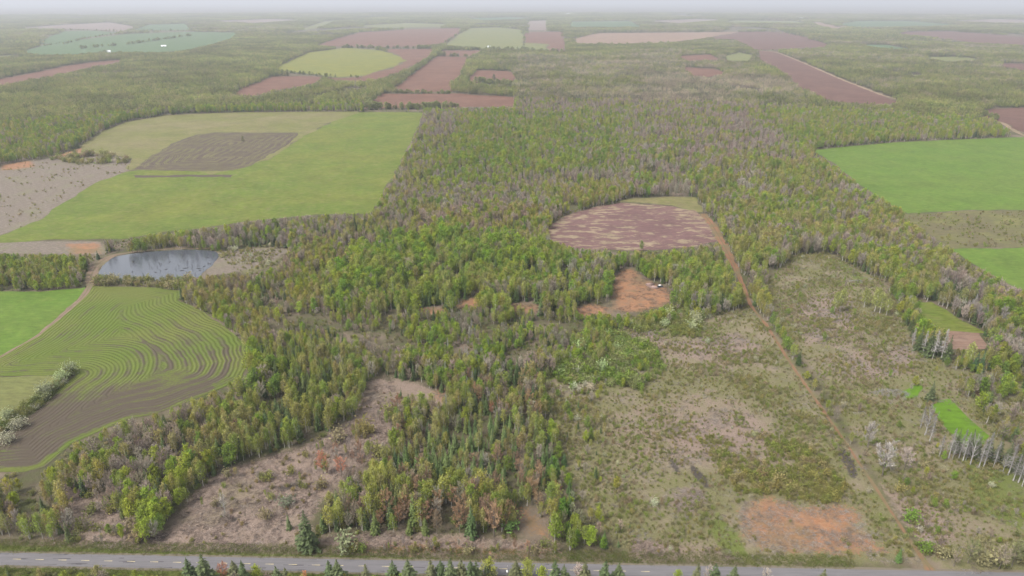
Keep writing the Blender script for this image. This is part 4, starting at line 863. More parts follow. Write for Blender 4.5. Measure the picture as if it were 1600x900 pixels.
other = [('maple_tree', 345, 879, 9, (.22, .10, .06), 'reddish brown bare tree'), ('maple_tree', 362, 888, 6, (.3, .12, .035), 'orange-brown bush'), ('leafy_tree', 398, 884, 7, (.14, .16, .02), 'lime green tree'), ('leafy_tree', 762, 886, 8, (.05, .06, .03), 'round dark green tree'), ('leafy_tree', 764, 874, 10, (.14, .145, .03), 'yellow green tree'),
         ('leafy_tree', 825, 876, 10, (.13, .14, .03), 'tall yellow green tree'), ('leafy_tree', 848, 886, 8, (.13, .15, .02), 'bushy lime green tree'), ('bare_tree', 905, 881, 10, (.24, .19, .16), 'pinkish grey bare tree'), ('maple_tree', 475, 891, 4, (.35, .15, .07), 'bright orange bush'), ('leafy_tree', 1060, 892, 6, (.12, .15, .02), 'low bright green tree'), ('bare_tree', 1110, 884, 10, (.2, .17, .14), 'grey bare tree'), ('bare_tree', 1200, 889, 8, (.2, .17, .14), 'thin grey bare tree'), ('leafy_tree', 150, 884, 7, (.13, .12, .05), 'thin olive budding tree'), ('birch_tree', 60, 888, 6, (.14, .12, .05), 'low olive budding tree')]
for i, (k_, u, v, h, t_, lb) in enumerate(other): sp(k_, u, v, h, i % 3, t_, lb + ' below the road among the row of spruces' if 280 < u < 1000 else lb + ' standing alone below the road', 1.0, True)

# ---- build: the ones that show largest as single things, the rest as one mass per kind
def make_plant(kind, x, y, h, tint, var, rot, label, width=1.0, group=None, parts=True):
    tm, cm, jm = PROTO[kind][var % len(PROTO[kind])]; s = h / PROTO_H[kind]; w = s * width
    nm = kind if kind != 'blossom_shrub' else 'blossoming_shrub'
    cat = 'shrub' if 'shrub' in kind else 'tree'
    if parts:
        e = link(nm, None, label=label, category=cat)
        e.empty_display_size = .5
        link('trunk', tm, e); c = link('crown', cm, e)
        c['tint'] = [float(q_) for q_ in tint] + [1.0]
    else:
        e = link(nm, jm, label=label, category=cat); e['tint'] = [float(q_) for q_ in tint] + [1.0]
    e.location = (x, y, -.05); e.rotation_euler = (0, 0, rot); e.scale = (w, w, s)
    if group: e['group'] = group
    return e
for kd, x, y, h, var, tint, lb, wd in SPECIAL:
    make_plant(kd, x, y, h, tint, var, random.uniform(0, 6.28), lb, wd, None, 'shrub' not in kd)
CAP = {'spruce_tree': 230, 'larch_tree': 200, 'birch_tree': 280, 'leafy_tree': 270, 'bare_tree': 250, 'maple_tree': 110, 'dead_tree': 40, 'shrub': 280, 'blossom_shrub': 90}
GROUPS = {k: 'nearer ' + PLAIN[k].replace('larch', 'larche').replace('birch', 'birche') + 's' for k in KINDS}
rest = {}; PICK = []
for kd in KINDS:
    D = np.concatenate(ALLP[kd]); dist = np.sqrt(D[:, 0] ** 2 + D[:, 1] ** 2 + ALT ** 2)
    u, v = proj(D[:, 0], D[:, 1], D[:, 2] * .6); seen = (u > 8) & (u < 1592) & (v > 0) & (v < 894)
    size = np.where(seen, D[:, 2] ** .7 / dist, 0); order = np.argsort(-size)[:CAP[kd]]; order = order[size[order] > 0]
    for i in order: PICK.append((kd, D[i], float(u[i]), float(v[i])))
    mk = np.ones(len(D), bool); mk[order] = False; rest[kd] = D[mk]

# label: size, colour, kind, what stands next to it, where in its wood
PU = np.array([(q_[2], q_[3]) for q_ in PICK]); PK = [q_[0] for q_ in PICK]; PZ = np.array([int(q_[1][8]) for q_ in PICK]); PH_ = np.array([q_[1][2] for q_ in PICK]); under = PZ == -5
PZ[under] = assign(*np.array([q_[1][:2] for q_ in PICK])[under].T, PH_[under])
seen_lb = {}
for i, (kd, d_, u_, v_) in enumerate(PICK):
    zi = PZ[i]; same = PZ == zi
    lo, hi = np.percentile(PU[same], [0, 100], axis=0); f = (PU[i] - lo) / np.maximum(hi - lo, 1)
    row = ['top', 'upper', 'middle', 'lower', 'bottom'][int(min(4, f[1] * 5))]; colm = ['outer-left', 'left', 'mid-left', 'centre', 'mid-right', 'right', 'outer-right'][int(min(6, f[0] * 7))]
    hk = PH_[np.array([k_ == kd for k_ in PK])]; sz = ['small', 'middling', 'tall'][int(np.searchsorted(np.percentile(hk, [33, 66]), PH_[i]))]
    ph = BZ[zi] if zi < 0 else ZMIX[zi][4]
    base = '%s %s %s' % (sz, COLOUR_WORD[kd][int(d_[9])], PLAIN[kd])
    dd = np.hypot(*(PU - PU[i]).T); dd[i] = 1e9
    lb = None
    for j in np.argsort(dd)[:8]:
        dx, dy = PU[j] - PU[i]; rel = ('left of' if dx > 0 else 'right of') if abs(dx) > abs(dy) else ('above' if dy > 0 else 'below')
        lb = '%s %s %s, %s %s %s' % (base, rel, PLAIN[PK[j]], row, colm, ph)
        if lb not in seen_lb: break
    seen_lb[lb] = 1
    make_plant(kd, d_[0], d_[1], d_[2], d_[3:6], int(d_[6]), d_[7], lb, 1.0 if 'shrub' in kd else random.uniform(.72, 1.05), GROUPS[kd], 'shrub' not in kd)

def proto_collection(name, meshes):
    c = bpy.data.collections.new(name)
    for i, me in enumerate(meshes): c.objects.link(bpy.data.objects.new('%s_%02d' % (name, i), me))
    return c
def mass(name, coll, P, scale, rot, var, tint, label):
    me = bpy.data.meshes.new(name); me.vertices.add(len(P)); me.vertices.foreach_set('co', np.asarray(P, np.float32).ravel())
    a = me.attributes.new('variant', 'INT', 'POINT'); a.data.foreach_set('value', np.asarray(var, np.int32))
    for n_, ar in (('size', scale), ('turn', np.asarray(rot, np.float32))):
        a = me.attributes.new(n_, 'FLOAT_VECTOR', 'POINT'); a.data.foreach_set('vector', np.asarray(ar, np.float32).ravel())
    a = me.attributes.new('tint', 'FLOAT_COLOR', 'POINT'); t4 = np.ones((len(P), 4), np.float32); t4[:, :3] = tint; a.data.foreach_set('color', t4.ravel())
    o = link(name, me, kind='stuff', label=label)
    ng = bpy.data.node_groups.new(name + '_nodes', 'GeometryNodeTree')
    ng.interface.new_socket('Geometry', in_out='INPUT', socket_type='NodeSocketGeometry'); ng.interface.new_socket('Geometry', in_out='OUTPUT', socket_type='NodeSocketGeometry')
    n, l = ng.nodes, ng.links
    gi, go = n.new('NodeGroupInput'), n.new('NodeGroupOutput'); ip = n.new('GeometryNodeInstanceOnPoints'); ci = n.new('GeometryNodeCollectionInfo')
    ci.inputs['Collection'].default_value = coll; ci.inputs['Separate Children'].default_value = True; ci.inputs['Reset Children'].default_value = True
    def na(nm, ty):
        q_ = n.new('GeometryNodeInputNamedAttribute'); q_.data_type = ty; q_.inputs['Name'].default_value = nm
        return q_.outputs['Attribute']
    er = n.new('FunctionNodeEulerToRotation'); l.new(na('turn', 'FLOAT_VECTOR'), er.inputs[0])
    l.new(gi.outputs[0], ip.inputs['Points']); l.new(ci.outputs[0], ip.inputs['Instance']); ip.inputs['Pick Instance'].default_value = True
    l.new(na('variant', 'INT'), ip.inputs['Instance Index']); l.new(er.outputs[0], ip.inputs['Rotation']); l.new(na('size', 'FLOAT_VECTOR'), ip.inputs['Scale'])
    l.new(ip.outputs[0], go.inputs[0])
    md = o.modifiers.new('growth', 'NODES'); md.node_group = ng
    return o
MASSNAME = {'spruce_tree': 'spruce_forest', 'larch_tree': 'larch_forest', 'birch_tree': 'birch_forest', 'leafy_tree': 'leafy_forest', 'bare_tree': 'bare_forest', 'maple_tree': 'maple_forest', 'dead_tree': 'dead_forest', 'shrub': 'undergrowth', 'blossom_shrub': 'blossoming_undergrowth'}
MASSLABEL = {'spruce_tree': 'dark spruces scattered through all the woods', 'larch_tree': 'fresh green larches of the middle wood', 'birch_tree': 'yellowish green birches filling the woods', 'leafy_tree': 'bright green broadleaf trees filling the woods', 'bare_tree': 'leafless grey-brown trees filling the woods', 'maple_tree': 'rusty budding maples in the woods', 'dead_tree': 'grey dead trees in the woods', 'shrub': 'low olive shrubs covering scrub and forest floor', 'blossom_shrub': 'white flowering shrubs dotted over the land'}
ntot = 0
for kd in KINDS:
    D = rest[kd]
    if not len(D): continue
    s = D[:, 2] / PROTO_H[kd]; w = s * rng.uniform(.66, 1.05, len(D)); n = len(D); ntot += n
    coll = proto_collection(MASSNAME[kd] + '_kinds', [q_[2] for q_ in PROTO[kd]])
    lean = rng.normal(0, .03, (n, 2))
    mass(MASSNAME[kd], coll, np.column_stack([D[:, 0], D[:, 1], np.full(n, -.05)]), np.column_stack([w, w, s]), np.column_stack([lean, D[:, 7]]), D[:, 6].astype(int), D[:, 3:6], MASSLABEL[kd])

# far woods as patches of canopy
GT = {'g': np.array([[.092, .104, .027], [.108, .112, .03], [.112, .104, .04]]), 'b': np.array([[.135, .115, .075], [.13, .115, .07], [.12, .115, .06]])}
def far_wood(name, r0, r1, sp_, half, sc, hz, label):
    X, Y = jgrid(r0, r1, sp_, half)
    H = np.full(len(X), 12.0 * hz); k = ~blocked(X, Y, H, (0, .5, .95)); X, Y = X[k], Y[k]
    z = assign(X, Y, H[k]); fb = np.array([q_[1].get('bare_tree', 0) for q_ in ZMIX])[z]
    far_noise = fbm(X / (sp_ * 22), Y / (sp_ * 22), 14); open_ = fbm(X / (sp_ * 14), Y / (sp_ * 30), 19)
    k = open_ > np.where(np.hypot(X, Y) < 4000, .24, .32); X, Y, fb, far_noise = X[k], Y[k], fb[k], far_noise[k]
    n = len(X); u_ = proj(X, Y)[0]; isb = (fb * 1.1 + .16 * (u_ > 1000) + (far_noise - .5) * 1.2 + rng.uniform(-.3, .3, n)) > .6
    var = np.where(isb, rng.choice([3, 4], n), rng.choice([0, 1, 2], n, p=[.5, .38, .12])); con = fbm(X / (sp_ * 6), Y / (sp_ * 6), 23); var = np.where((con > .66) | (rng.uniform(0, 1, n) < .03), 5, var); var = np.where((con > .58) & (con <= .66), 2, var)
    ti = rng.integers(0, 3, n); t = np.where(isb[:, None], GT['b'][ti], GT['g'][ti]) * rng.normal(1, .09, (n, 1)).clip(.75, 1.3) * (.5 + .92 * fbm(X / (sp_ * 7), Y / (sp_ * 7), 15))[:, None]
    zs = sc * hz * rng.uniform(.8, 1.15, n) / sc
    mass(name, GC, np.column_stack([X, Y, np.full(n, -.1)]), np.column_stack([np.full(n, sc), np.full(n, sc), zs]), np.column_stack([np.zeros((n, 2)), rng.uniform(0, 6.28, n)]), var, t, label)
    return n
GC = proto_collection('canopy_kinds', GROVE_MESH)
nf = far_wood('far_woods', 1500, 4200, 13.5, 46, 1.0, 1.0, 'hazy mixed woods between the distant fields')
nf += far_wood('distant_woods', 4200, 13000, 44, 44, 3.0, 1.25, 'far-off woods fading into the haze towards the skyline')
print('instances', ntot, nf)

# ------------------------------------------------------------------ ground litter
def stick_heap(seed, n, rad, hgt, lmax, col_jit=.25):
    r = np.random.default_rng(seed); G = Geo()
    for i in range(n):
        a, q_ = r.uniform(0, 6.28), rad * math.sqrt(r.uniform()); x, y = q_ * math.cos(a), q_ * math.sin(a); z = hgt * (1 - (q_ / rad) ** 2) * r.uniform(0, 1) + .06
        d = rdir(1, r)[0] * np.array([1, 1, .25]); l = lmax * r.uniform(.3, 1)
        G.tube([np.array([x, y, z]) - d * l / 2, np.array([x, y, z]) + d * l / 2], [.05, .025], 3, 0, np.ones(3) * r.uniform(1 - col_jit, 1 + col_jit))
    return G
M_STICK = leaf_material('cut_branches', .9, 0, .4, 1.0)
LITTER = [stick_heap(300 + i, 16, 1.6, .35, 2.6).mesh('cut_brush', [M_STICK]) for i in range(4)]
def litter(name, polys, sp_, keep, label, tints, rmax=900):
    PX = []
    for pl in polys:
        w = W(pl); lo, hi = w.min(0), w.max(0); gx, gy = np.meshgrid(np.arange(lo[0], hi[0], sp_), np.arange(lo[1], hi[1], sp_))
        X = gx.ravel() + rng.uniform(-.5, .5, gx.size) * sp_; Y = gy.ravel() + rng.uniform(-.5, .5, gx.size) * sp_
        m = inpoly(np.column_stack([X, Y]), w) & (np.hypot(X, Y) < rmax) & (fbm(X / 9, Y / 9, 91) + rng.uniform(-.15, .15, len(X)) > 1 - keep); PX.append(np.column_stack([X[m], Y[m]]))
    P = np.concatenate(PX); n = len(P); s = rng.uniform(.6, 1.4, n)
    mass(name, LC, np.column_stack([P, np.zeros(n)]), np.column_stack([s, s, s * rng.uniform(.4, 1.2, n)]), np.column_stack([np.zeros((n, 2)), rng.uniform(0, 6.28, n)]), rng.integers(0, 4, n), np.array(tints)[rng.integers(0, len(tints), n)], label)
LC = proto_collection('brush_kinds', LITTER)
litter('slash_debris', ZONES['z_slash'][:4], 1.9, .58, 'cut branches littering the pinkish slash clearings', [(0.178, 0.135, 0.112), (0.132, 0.099, 0.083), (0.211, 0.172, 0.145), (0.079, 0.059, 0.050)])
litter('scrub_debris', ZONES['z_slash'][4:9] + [ZONES['z_slash'][10]] + [ZONES['z_orange'][0]], 2.3, .52, 'cut branches lying between the scrub', [(0.198, 0.165, 0.139), (0.145, 0.119, 0.099), (0.224, 0.198, 0.172)])
litter('scrub_twigs', ZONES['z_scrub'][:2], 3.6, .46, 'grey twigs strewn over the scrub', [(0.158, 0.135, 0.112), (0.112, 0.092, 0.073), (0.198, 0.178, 0.158)])

litter('clearing_debris', [ZONES['z_orange'][1]] + ZONES['z_orange'][2:5], 2.6, .5, 'branches and roots left on the orange clearings', [(.19, .13, .1), (.12, .085, .065), (.09, .07, .05)])
# grass tufts on the verges
def tuft(seed):
    r = np.random.default_rng(seed); C = Geo(); n = 60
    p_ = np.column_stack([r.normal(0, .55, (n, 2)), r.uniform(.08, .22, n)]); C.cards(p_, np.column_stack([r.normal(0, .5, (n, 2)), np.ones(n)]), rdir(n, r), r.uniform(.25, .5, n), .09, 0, r.uniform(.8, 1.2, (n, 1)) * np.ones(3)); return C.mesh('tuft', [M_LEAF])
s_ = np.arange(-330, 200, 1.15); off = np.concatenate([np.arange(RW + 1.2, RW + 7, 1.05), -np.arange(RW + 1.2, RW + 12, 1.05)])
S, O = np.meshgrid(s_, off); S = S.ravel() + rng.uniform(-.6, .6, S.size); O = O.ravel() + rng.uniform(-.6, .6, O.size); P = road_c + np.outer(S, rdv) + np.outer(O, rnv); n = len(P)
tn = np.array([(.055, .075, .012), (.066, .074, .016), (.048, .06, .012), (.075, .07, .028)])[rng.integers(0, 4, n)]
mass('grass', proto_collection('tuft_kinds', [tuft(400 + i) for i in range(3)]), np.column_stack([P, np.zeros(n)]), rng.uniform(.7, 1.4, (n, 1)) * np.ones(3), np.column_stack([np.zeros((n, 2)), rng.uniform(0, 6.28, n)]), rng.integers(0, 3, n), tn, 'short green grass on both verges of the road')

# ------------------------------------------------------------------ single things
def brush_pile(u, v, rad, hgt, n, col, label, seed, sx=1.0):
    o = link('brush_pile', stick_heap(seed, n, rad, hgt, 3.6).mesh('brush_pile', [M_STICK]), label=label, category='brush pile', group='brush piles on the cutover'); x, y = unproj(u, v); o.location = (x, y, 0); o.scale = (sx, 1, 1); o['tint'] = [*col, 1.0]; return o
brush_pile(1070, 780, 8, 1.6, 320, (0.218, 0.178, 0.165), 'pale pinkish brush pile on the scrub left of the orange ground', 501, 1.2)
brush_pile(1392, 615, 5, 1.6, 240, (0.224, 0.211, 0.198), 'long pale grey brush pile left of the vivid green wedge', 502, 2.0)
brush_pile(235, 842, 4, 1.3, 130, (0.059, 0.046, 0.040), 'dark brush pile under the big birch by the road', 503, 1.6)
brush_pile(352, 812, 3, .9, 90, (0.086, 0.066, 0.056), 'small brush pile at the foot of the thin dead tree', 504)
brush_pile(1340, 440, 3, 1.0, 80, (0.238, 0.231, 0.218), 'small pale brush pile in the upper right scrub', 505, 2.0)
brush_pile(1005, 520, 6, 1.3, 200, (0.218, 0.191, 0.178), 'grey brush pile in the young growth below the clearing', 506, 1.8)

# drowned sticks in the pond
M_SNAG = plain('wet_black_wood', (.04, .035, .032), (.075, .065, .06), 3)
def snag(seed):
    r = np.random.default_rng(seed); G = Geo(); h = r.uniform(1.2, 4.2); l = r.normal(0, .5, 2)
    G.tube([(0, 0, -.3), (l[0] * .4, l[1] * .4, h * .5), (l[0], l[1], h)], [.19, .13, .05], 5, 0)
    for i in range(3):
        z = h * r.uniform(.4, .85); a = r.uniform(0, 6.28); G.tube([(l[0] * z / h, l[1] * z / h, z), (l[0] * z / h + math.cos(a) * .7, l[1] * z / h + math.sin(a) * .7, z + .25)], [.06, .02], 3, 0)
    return G.mesh('snag', [M_SNAG])
def drowned_log(seed):
    r = np.random.default_rng(seed); G = Geo(); l = r.uniform(2, 5); G.tube([(-l / 2, 0, .05), (0, r.normal(0, .2), .22), (l / 2, 0, .1)], [.12, .19, .08], 5, 0)
    G.tube([(0, 0, .2), (.3, .5, .9)], [.07, .02], 3, 0); return G.mesh('drowned_log', [M_SNAG])
sn = [snag(600 + i) for i in range(5)]; dl = [drowned_log(620 + i) for i in range(4)]
SN = []
while len(SN) < 62:
    u, v = random.uniform(190, 338), random.uniform(393, 437)
    if random.random() > .25 + .75 * (u - 190) / 148 or not inpoly(np.array([[u, v]]), POND)[0]: continue
    SN.append((len(SN) % 3 == 0, int(min(2, (v - 390) / 16)), u, v))
cnt = {}
for a, row, u, v in sorted(SN):
    c_ = cnt.get((a, row), 0); cnt[(a, row)] = c_ + 1; x, y = unproj(u, v)
    o = link('drowned_log' if a else 'snag', random.choice(dl if a else sn), category='log' if a else 'snag', group='drowned dead wood in the pond',
             label='dark %s in the pond, %s from the track %s' % ('floating log' if a else 'drowned stick standing', ORD[c_], ['near the far bank', 'across mid-water', 'near the close bank'][row]))
    o.location = (x, y, .1); o.rotation_euler = (0, 0, random.uniform(0, 6.28))

# boxes with bevelled edges
def box(name, size, loc, mat, parent=None, bev=.03, rot=0.0, taper=None):
    bm = bmesh.new(); bmesh.ops.create_cube(bm, size=1)
    for v in bm.verts:
        tz = v.co.z > 0; v.co = Vector((v.co.x * size[0], v.co.y * size[1], v.co.z * size[2]))
        if taper and tz: v.co.x *= taper[0]; v.co.y *= taper[1]
    if bev: bmesh.ops.bevel(bm, geom=bm.edges[:], offset=bev, segments=2, affect='EDGES')
    me = bpy.data.meshes.new(name); bm.to_mesh(me); bm.free(); me.materials.append(mat)
    o = link(name, me, parent); o.location = loc; o.rotation_euler = (0, 0, rot); return o
# pickup by the log pile on the orange clearing
m, N, L, p = nt('dark_car_paint'); p.inputs['Base Color'].default_value = (.035, .04, .05, 1); p.inputs['Roughness'].default_value = .25; p.inputs['Specular IOR Level'].default_value = .5; M_CAR = m
m, N, L, p = nt('car_glass'); p.inputs['Base Color'].default_value = (.02, .025, .03, 1); p.inputs['Roughness'].default_value = .08; p.inputs['Specular IOR Level'].default_value = .6; M_GLASS = m
M_TYRE = plain('tyre_rubber', (.02, .02, .02)); M_WHITE = plain('white_paint', (.75, .75, .73), (.66, .66, .64), .5, .5); M_RIM = plain('wheel_rim', (.4, .4, .4), None, 1, .35)
x, y = unproj(1031, 449); car = link('parked_car', None, label='dark car with pale roof parked beside the log pile on the orange clearing', category='car'); car.location = (x, y, .03); car.rotation_euler = (0, 0, .25)
box('body', (4.7, 1.85, .75), (0, 0, .75), M_CAR, car, .14); cab = box('cabin', (2.7, 1.65, .72), (-.25, 0, 1.45), M_GLASS, car, .1, 0, (.72, .84)); box('roof', (1.9, 1.4, .07), (-.25, 0, 1.83), M_WHITE, car, .03); box('bonnet', (1.3, 1.6, .08), (1.6, 0, 1.15), M_CAR, car, .03)
for sx in (-1.45, 1.45):
    for sy in (-.86, .86):
        G = Geo(); t_ = np.linspace(0, 6.2832, 17)
        G.tube([(sx, sy - .12, .35), (sx, sy + .12, .35)], [.35, .35], 14, 0); w_ = link('wheel', G.mesh('wheel', [M_TYRE]), car)
        G = Geo(); G.tube([(sx, sy - .125, .35), (sx, sy - .1249, .35), (sx, sy + .1249, .35), (sx, sy + .125, .35)], [.001, .22, .22, .001], 10, 0); link('rim', G.mesh('rim', [M_RIM]), w_)
for sy in (-.6, .6): box('headlight', (.06, .35, .16), (2.34, sy, .9), M_WHITE, car, .02)
# log piles
M_LOG = plain('pink_log_bark', (.26, .18, .155), (.18, .125, .105), 1.2)
def log_pile(u, v, rot, rows, length, label):
    e = link('log_pile', None, label=label, category='log pile', group='log piles on the orange clearing'); x, y = unproj(u, v); e.location = (x, y, 0); e.rotation_euler = (0, 0, rot)
    G = Geo(); G.tube([(-length / 2, 0, 0), (-length / 2 + .001, 0, 0), (length / 2 - .001, 0, 0), (length / 2, 0, 0)], [.001, .2, .17, .001], 7, 0); me = G.mesh('log', [M_LOG])
    for r_ in range(rows):
        for c in range(9 - r_):
            o = link('log', me, e); o.location = (random.uniform(-.4, .4), (c - (9 - r_) / 2) * .41 + random.uniform(-.03, .03), .2 + r_ * .35); o.rotation_euler = (random.uniform(0, 6), 0, random.uniform(-.04, .04))
    return e
log_pile(1015, 445.5, .35, 4, 5.5, 'long pinkish log pile left of the parked car')
log_pile(1023, 449.5, -.5, 3, 4.5, 'low tumbled log pile between the long pile and the parked car')
log_pile(1018, 448.5, .9, 2, 3.5, 'smallest log pile in front of the long one')

# utility poles below the road
M_POLE = plain('grey_pole_wood', (.2, .175, .15), (.13, .11, .095), 1.5)
def utility_pole(u, v_top, h, label, lamp):
    x, y = unproj(u, v_top, h); e = link('utility_pole', None, label=label, category='utility pole', group='utility poles below the road'); e.location = (x, y, 0); e.rotation_euler = (0, 0, ang)
    G = Geo(); G.tube([(0, 0, -.2), (0, 0, h * .5), (0, 0, h)], [.16, .14, .11], 8, 0); link('pole', G.mesh('pole', [M_POLE]), e)
    box('crossarm', (.12, 2.2, .14), (0, 0, h - .7), M_POLE, e, .02)
    for q_ in (-1.0, -.5, .5, 1.0): G = Geo(); G.tube([(0, q_, h - .62), (0, q_, h - .45), (0, q_, h - .36)], [.05, .07, .03], 6, 0); link('insulator', G.mesh('insulator', [M_WHITE]), e)
    if lamp: G = Geo(); G.tube([(.0, -.38, h - 2.2), (0, -.38, h - 2.19), (0, -.38, h - 1.3), (0, -.38, h - 1.29)], [.01, .25, .25, .01], 10, 0); link('transformer', G.mesh('transformer', [M_WHITE]), e)
utility_pole(792.5, 886, 10, 'dark utility pole with a white transformer below the road', True)
utility_pole(695, 887, 10, 'pale utility pole among the spruces below the road', False)

# farm buildings far off
M_WALL = plain('white_clapboard', (.72, .72, .7), (.64, .64, .63), .4); M_ROOF = plain('grey_shingle', (.2, .2, .21), (.15, .15, .16), .5); M_ROOFW = plain('pale_metal_roof', (.6, .62, .63), None, 1, .4); M_PANE = M_GLASS; M_DOOR = plain('dark_door', (.1, .07, .05))
def house(name, u, v, L_, Wd, h, rot, label, cat, roofm):
    e = link(name, None, label=label, category=cat, group='far farm buildings'); x, y = unproj(u, v); e.location = (x, y, 0); e.rotation_euler = (0, 0, rot); rh = Wd * .38
    V = [(-L_/2,-Wd/2,-.3),(L_/2,-Wd/2,-.3),(L_/2,Wd/2,-.3),(-L_/2,Wd/2,-.3),(-L_/2,-Wd/2,h),(L_/2,-Wd/2,h),(L_/2,Wd/2,h),(-L_/2,Wd/2,h),(-L_/2,0,h+rh),(L_/2,0,h+rh)]
    F = [(0,1,5,4),(2,3,7,6),(1,2,6,9,5),(3,0,4,8,7),(4,5,9,8),(6,7,8,9)]
    link('wall', mesh_from('wall', V, F, [M_WALL]), e)
    ov = .6; k_ = rh / (Wd / 2); V = []
    for sgn in (-1, 1):
        for xx in (-L_/2-ov, L_/2+ov):
            for (yy, zz) in ((sgn*(Wd/2+ov), h-ov*k_+.08), (0, h+rh+.08)):
                V += [(xx, yy, zz), (xx, yy, zz + .18)]
    F = []
    for b in (0, 8): F += [(b+0,b+2,b+6,b+4),(b+1,b+5,b+7,b+3),(b+0,b+4,b+5,b+1),(b+2,b+3,b+7,b+6),(b+0,b+1,b+3,b+2),(b+4,b+6,b+7,b+5)]
    ro = link('roof', mesh_from('roof', V, F, [roofm]), e)
    if cat == 'house': box('chimney', (.8, .8, 2.2), (L_*.22, 0, h + rh + .5), M_DOOR, ro, 0)
    nw = max(2, int(L_ / 4))
    for i in range(nw):
        xx = -L_/2 + (i + .5) * L_ / nw; is_d = i == nw // 2
        if is_d: box('door', (1.4 if cat == 'house' else 3.2, .12, 2.2 if cat == 'house' else 3.2), (xx, -Wd/2 - .03, 1.1 if cat == 'house' else 1.6), M_DOOR, e, 0)
        else: w_ = box('window', (1.3, .12, 1.4), (xx, -Wd/2 - .02, h * .55), M_WHITE, e, 0); box('pane', (1.1, .06, 1.2), (0, -.06, 0), M_PANE, w_, 0)
    return e
house('farmhouse', 170, 83, 16, 11, 7, .5, 'white farmhouse beside trees under the teal grain field', 'house', M_ROOFW)
house('barn', 256, 73, 22, 10, 3.5, .25, 'long low white barn in the teal grain field', 'barn', M_ROOFW)
house('farmhouse', 764, 75, 12, 9, 6, .2, 'small white house below the pale green meadow', 'house', M_ROOFW)
house('barn', 1291, 79, 30, 11, 5, -.1, 'long white barn right of the pale lane', 'barn', M_ROOFW)
house('barn', 1273, 79, 18, 10, 5, -.3, 'shorter white barn left of the long white barn', 'barn', M_ROOFW)
house('barn', 1252, 30, 40, 22, 10, 0, 'hazy white barn near the skyline at the right', 'barn', M_ROOFW)
house('barn', 888, 23, 60, 30, 10, 0, 'hazy white barn near the skyline at the centre', 'barn', M_ROOFW)
house('barn', 251, 29, 45, 18, 8, 0, 'hazy white barn near the skyline at the left', 'barn', M_ROOFW)
house('farmhouse', 1498, 84, 18, 12, 6, .3, 'hazy white farmhouse among trees at the far right', 'house', M_ROOF)
house('farmhouse', 1512, 86, 14, 10, 5, -.2, 'second hazy farmhouse just right of the first at the far right', 'house', M_ROOFW)
house('farmhouse', 1048, 82, 16, 10, 6, .1, 'pale house among trees below the tan field', 'house', M_ROOF)

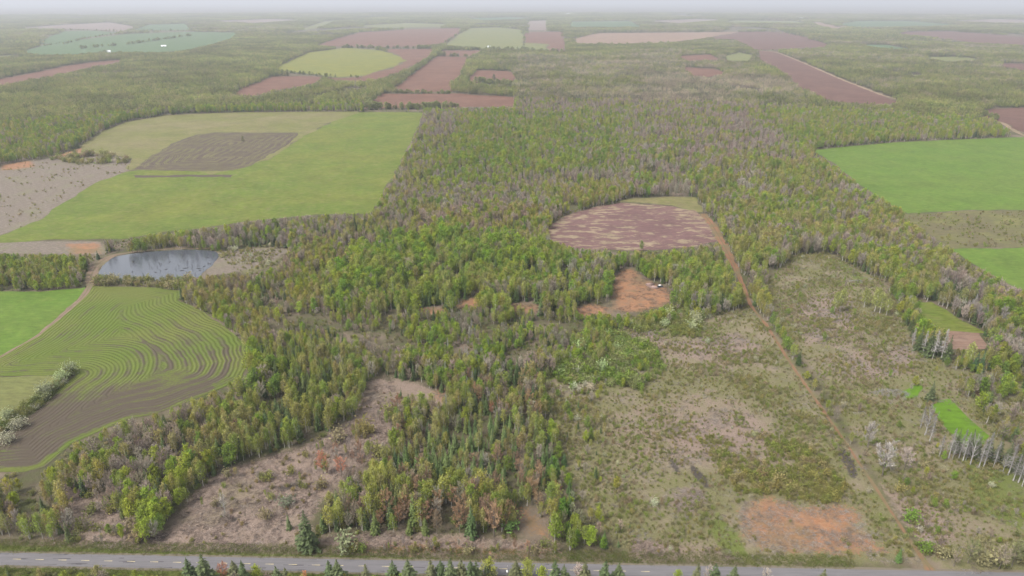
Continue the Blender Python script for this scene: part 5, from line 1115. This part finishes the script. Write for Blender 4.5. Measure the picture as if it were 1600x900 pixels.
# tree lines along the far fields
def hedge(line, n, h, kinds, seed):
    r = np.random.default_rng(seed); w = W(line); t = np.r_[0, np.cumsum(np.hypot(*np.diff(w, axis=0).T))]; s = np.sort(r.uniform(0, t[-1], n)); return np.column_stack([np.interp(s, t, w[:, 0]), np.interp(s, t, w[:, 1])]) + r.normal(0, 3, (n, 2)), np.full(n, h) * r.uniform(.6, 1.2, n)
HP, HH = [], []
for i, (ln, n, h) in enumerate([([(122,77),(200,70),(305,55)],110,14),([(95,71),(130,61),(190,52)],50,11),([(530,75),(600,76),(690,77)],70,16),([(640,118),(672,93),(690,78)],60,14),([(600,145),(640,116),(672,93)],70,13),([(566,172),(598,147),(625,124)],50,12),([(615,146),(705,147)],45,9),([(707,145),(725,115),(745,95)],60,14),([(690,71),(728,46)],40,12),([(700,78),(815,79),(890,83)],120,15),([(680,88),(730,89)],30,16),([(575,171),(700,170)],70,13),([(640,171),(720,167)],35,11),
        ([(818,79),(820,50)],22,12),([(1183,80),(1290,76)],30,8),([(1285,76),(1330,78),(1430,84)],70,15),([(900,70),(985,71),(1050,68)],60,13),([(1200,50),(1256,58),(1296,71)],25,9),([(728,128),(800,134),(806,133)],60,14),([(57,70),(62,73),(120,64)],25,9),([(0,92),(120,89),(165,84)],60,13),([(430,112),(500,119),(565,122)],60,9),([(1000,75),(1060,78),(1150,74)],60,15),([(1330,82),(1400,80),(1460,88),(1540,92)],110,15),([(1400,68),(1480,74),(1560,84)],70,14),([(890,52),(1000,48),(1150,47)],60,14),([(200,48),(300,49),(380,50)],60,14),([(25,45),(110,47),(200,50)],50,13),([(1270,48),(1400,46),(1520,47)],60,15),([(380,70),(440,62),(500,50)],60,14),([(1560,188),(1527,176),(1500,170)],30,10)]):
    p_, h_ = hedge(ln, n, h, None, 700 + i); HP.append(p_); HH.append(h_)
HP, HH = np.concatenate(HP), np.concatenate(HH); n = len(HP); pk = rng.choice(2, n, p=[.35, .65])
for j, (kd, nm, tn, lb) in enumerate([('spruce_tree', 'spruce_treeline', (.05, .062, .03), 'dark spruces in the tree lines between far fields'), ('leafy_tree', 'leafy_treeline', (.095, .105, .04), 'broadleaf trees in the tree lines between far fields')]):
    s = pk == j; m_ = s.sum(); sc = HH[s] / PROTO_H[kd]
    mass(nm, proto_collection(nm + '_kinds', [q_[2] for q_ in PROTO[kd]]), np.column_stack([HP[s], np.zeros(m_)]), np.column_stack([sc * 1.5, sc * 1.5, sc]), np.column_stack([np.zeros((m_, 2)), rng.uniform(0, 6.28, m_)]), rng.integers(0, len(PROTO[kd]), m_), np.array(tn) * rng.normal(1, .12, (m_, 1)), lb)

# ------------------------------------------------------------------ the hazy air
bm = bmesh.new(); bmesh.ops.create_cube(bm, size=1); me = bpy.data.meshes.new('haze'); bm.to_mesh(me); bm.free()
hz = link('haze', me, kind='stuff', label='pale haze in the air over the whole landscape')
hz.scale = (190000, 190000, 222); hz.location = (0, 0, -1 + 111)
m = bpy.data.materials.new('haze_air'); m.use_nodes = True; N, L = m.node_tree.nodes, m.node_tree.links; N.clear()
out = N.new('ShaderNodeOutputMaterial'); pv = N.new('ShaderNodeVolumePrincipled'); pv.inputs['Color'].default_value = (.57, .59, .635, 1); pv.inputs['Density'].default_value = .0001; pv.inputs['Anisotropy'].default_value = .1
L.new(pv.outputs[0], out.inputs['Volume']); me.materials.append(m)
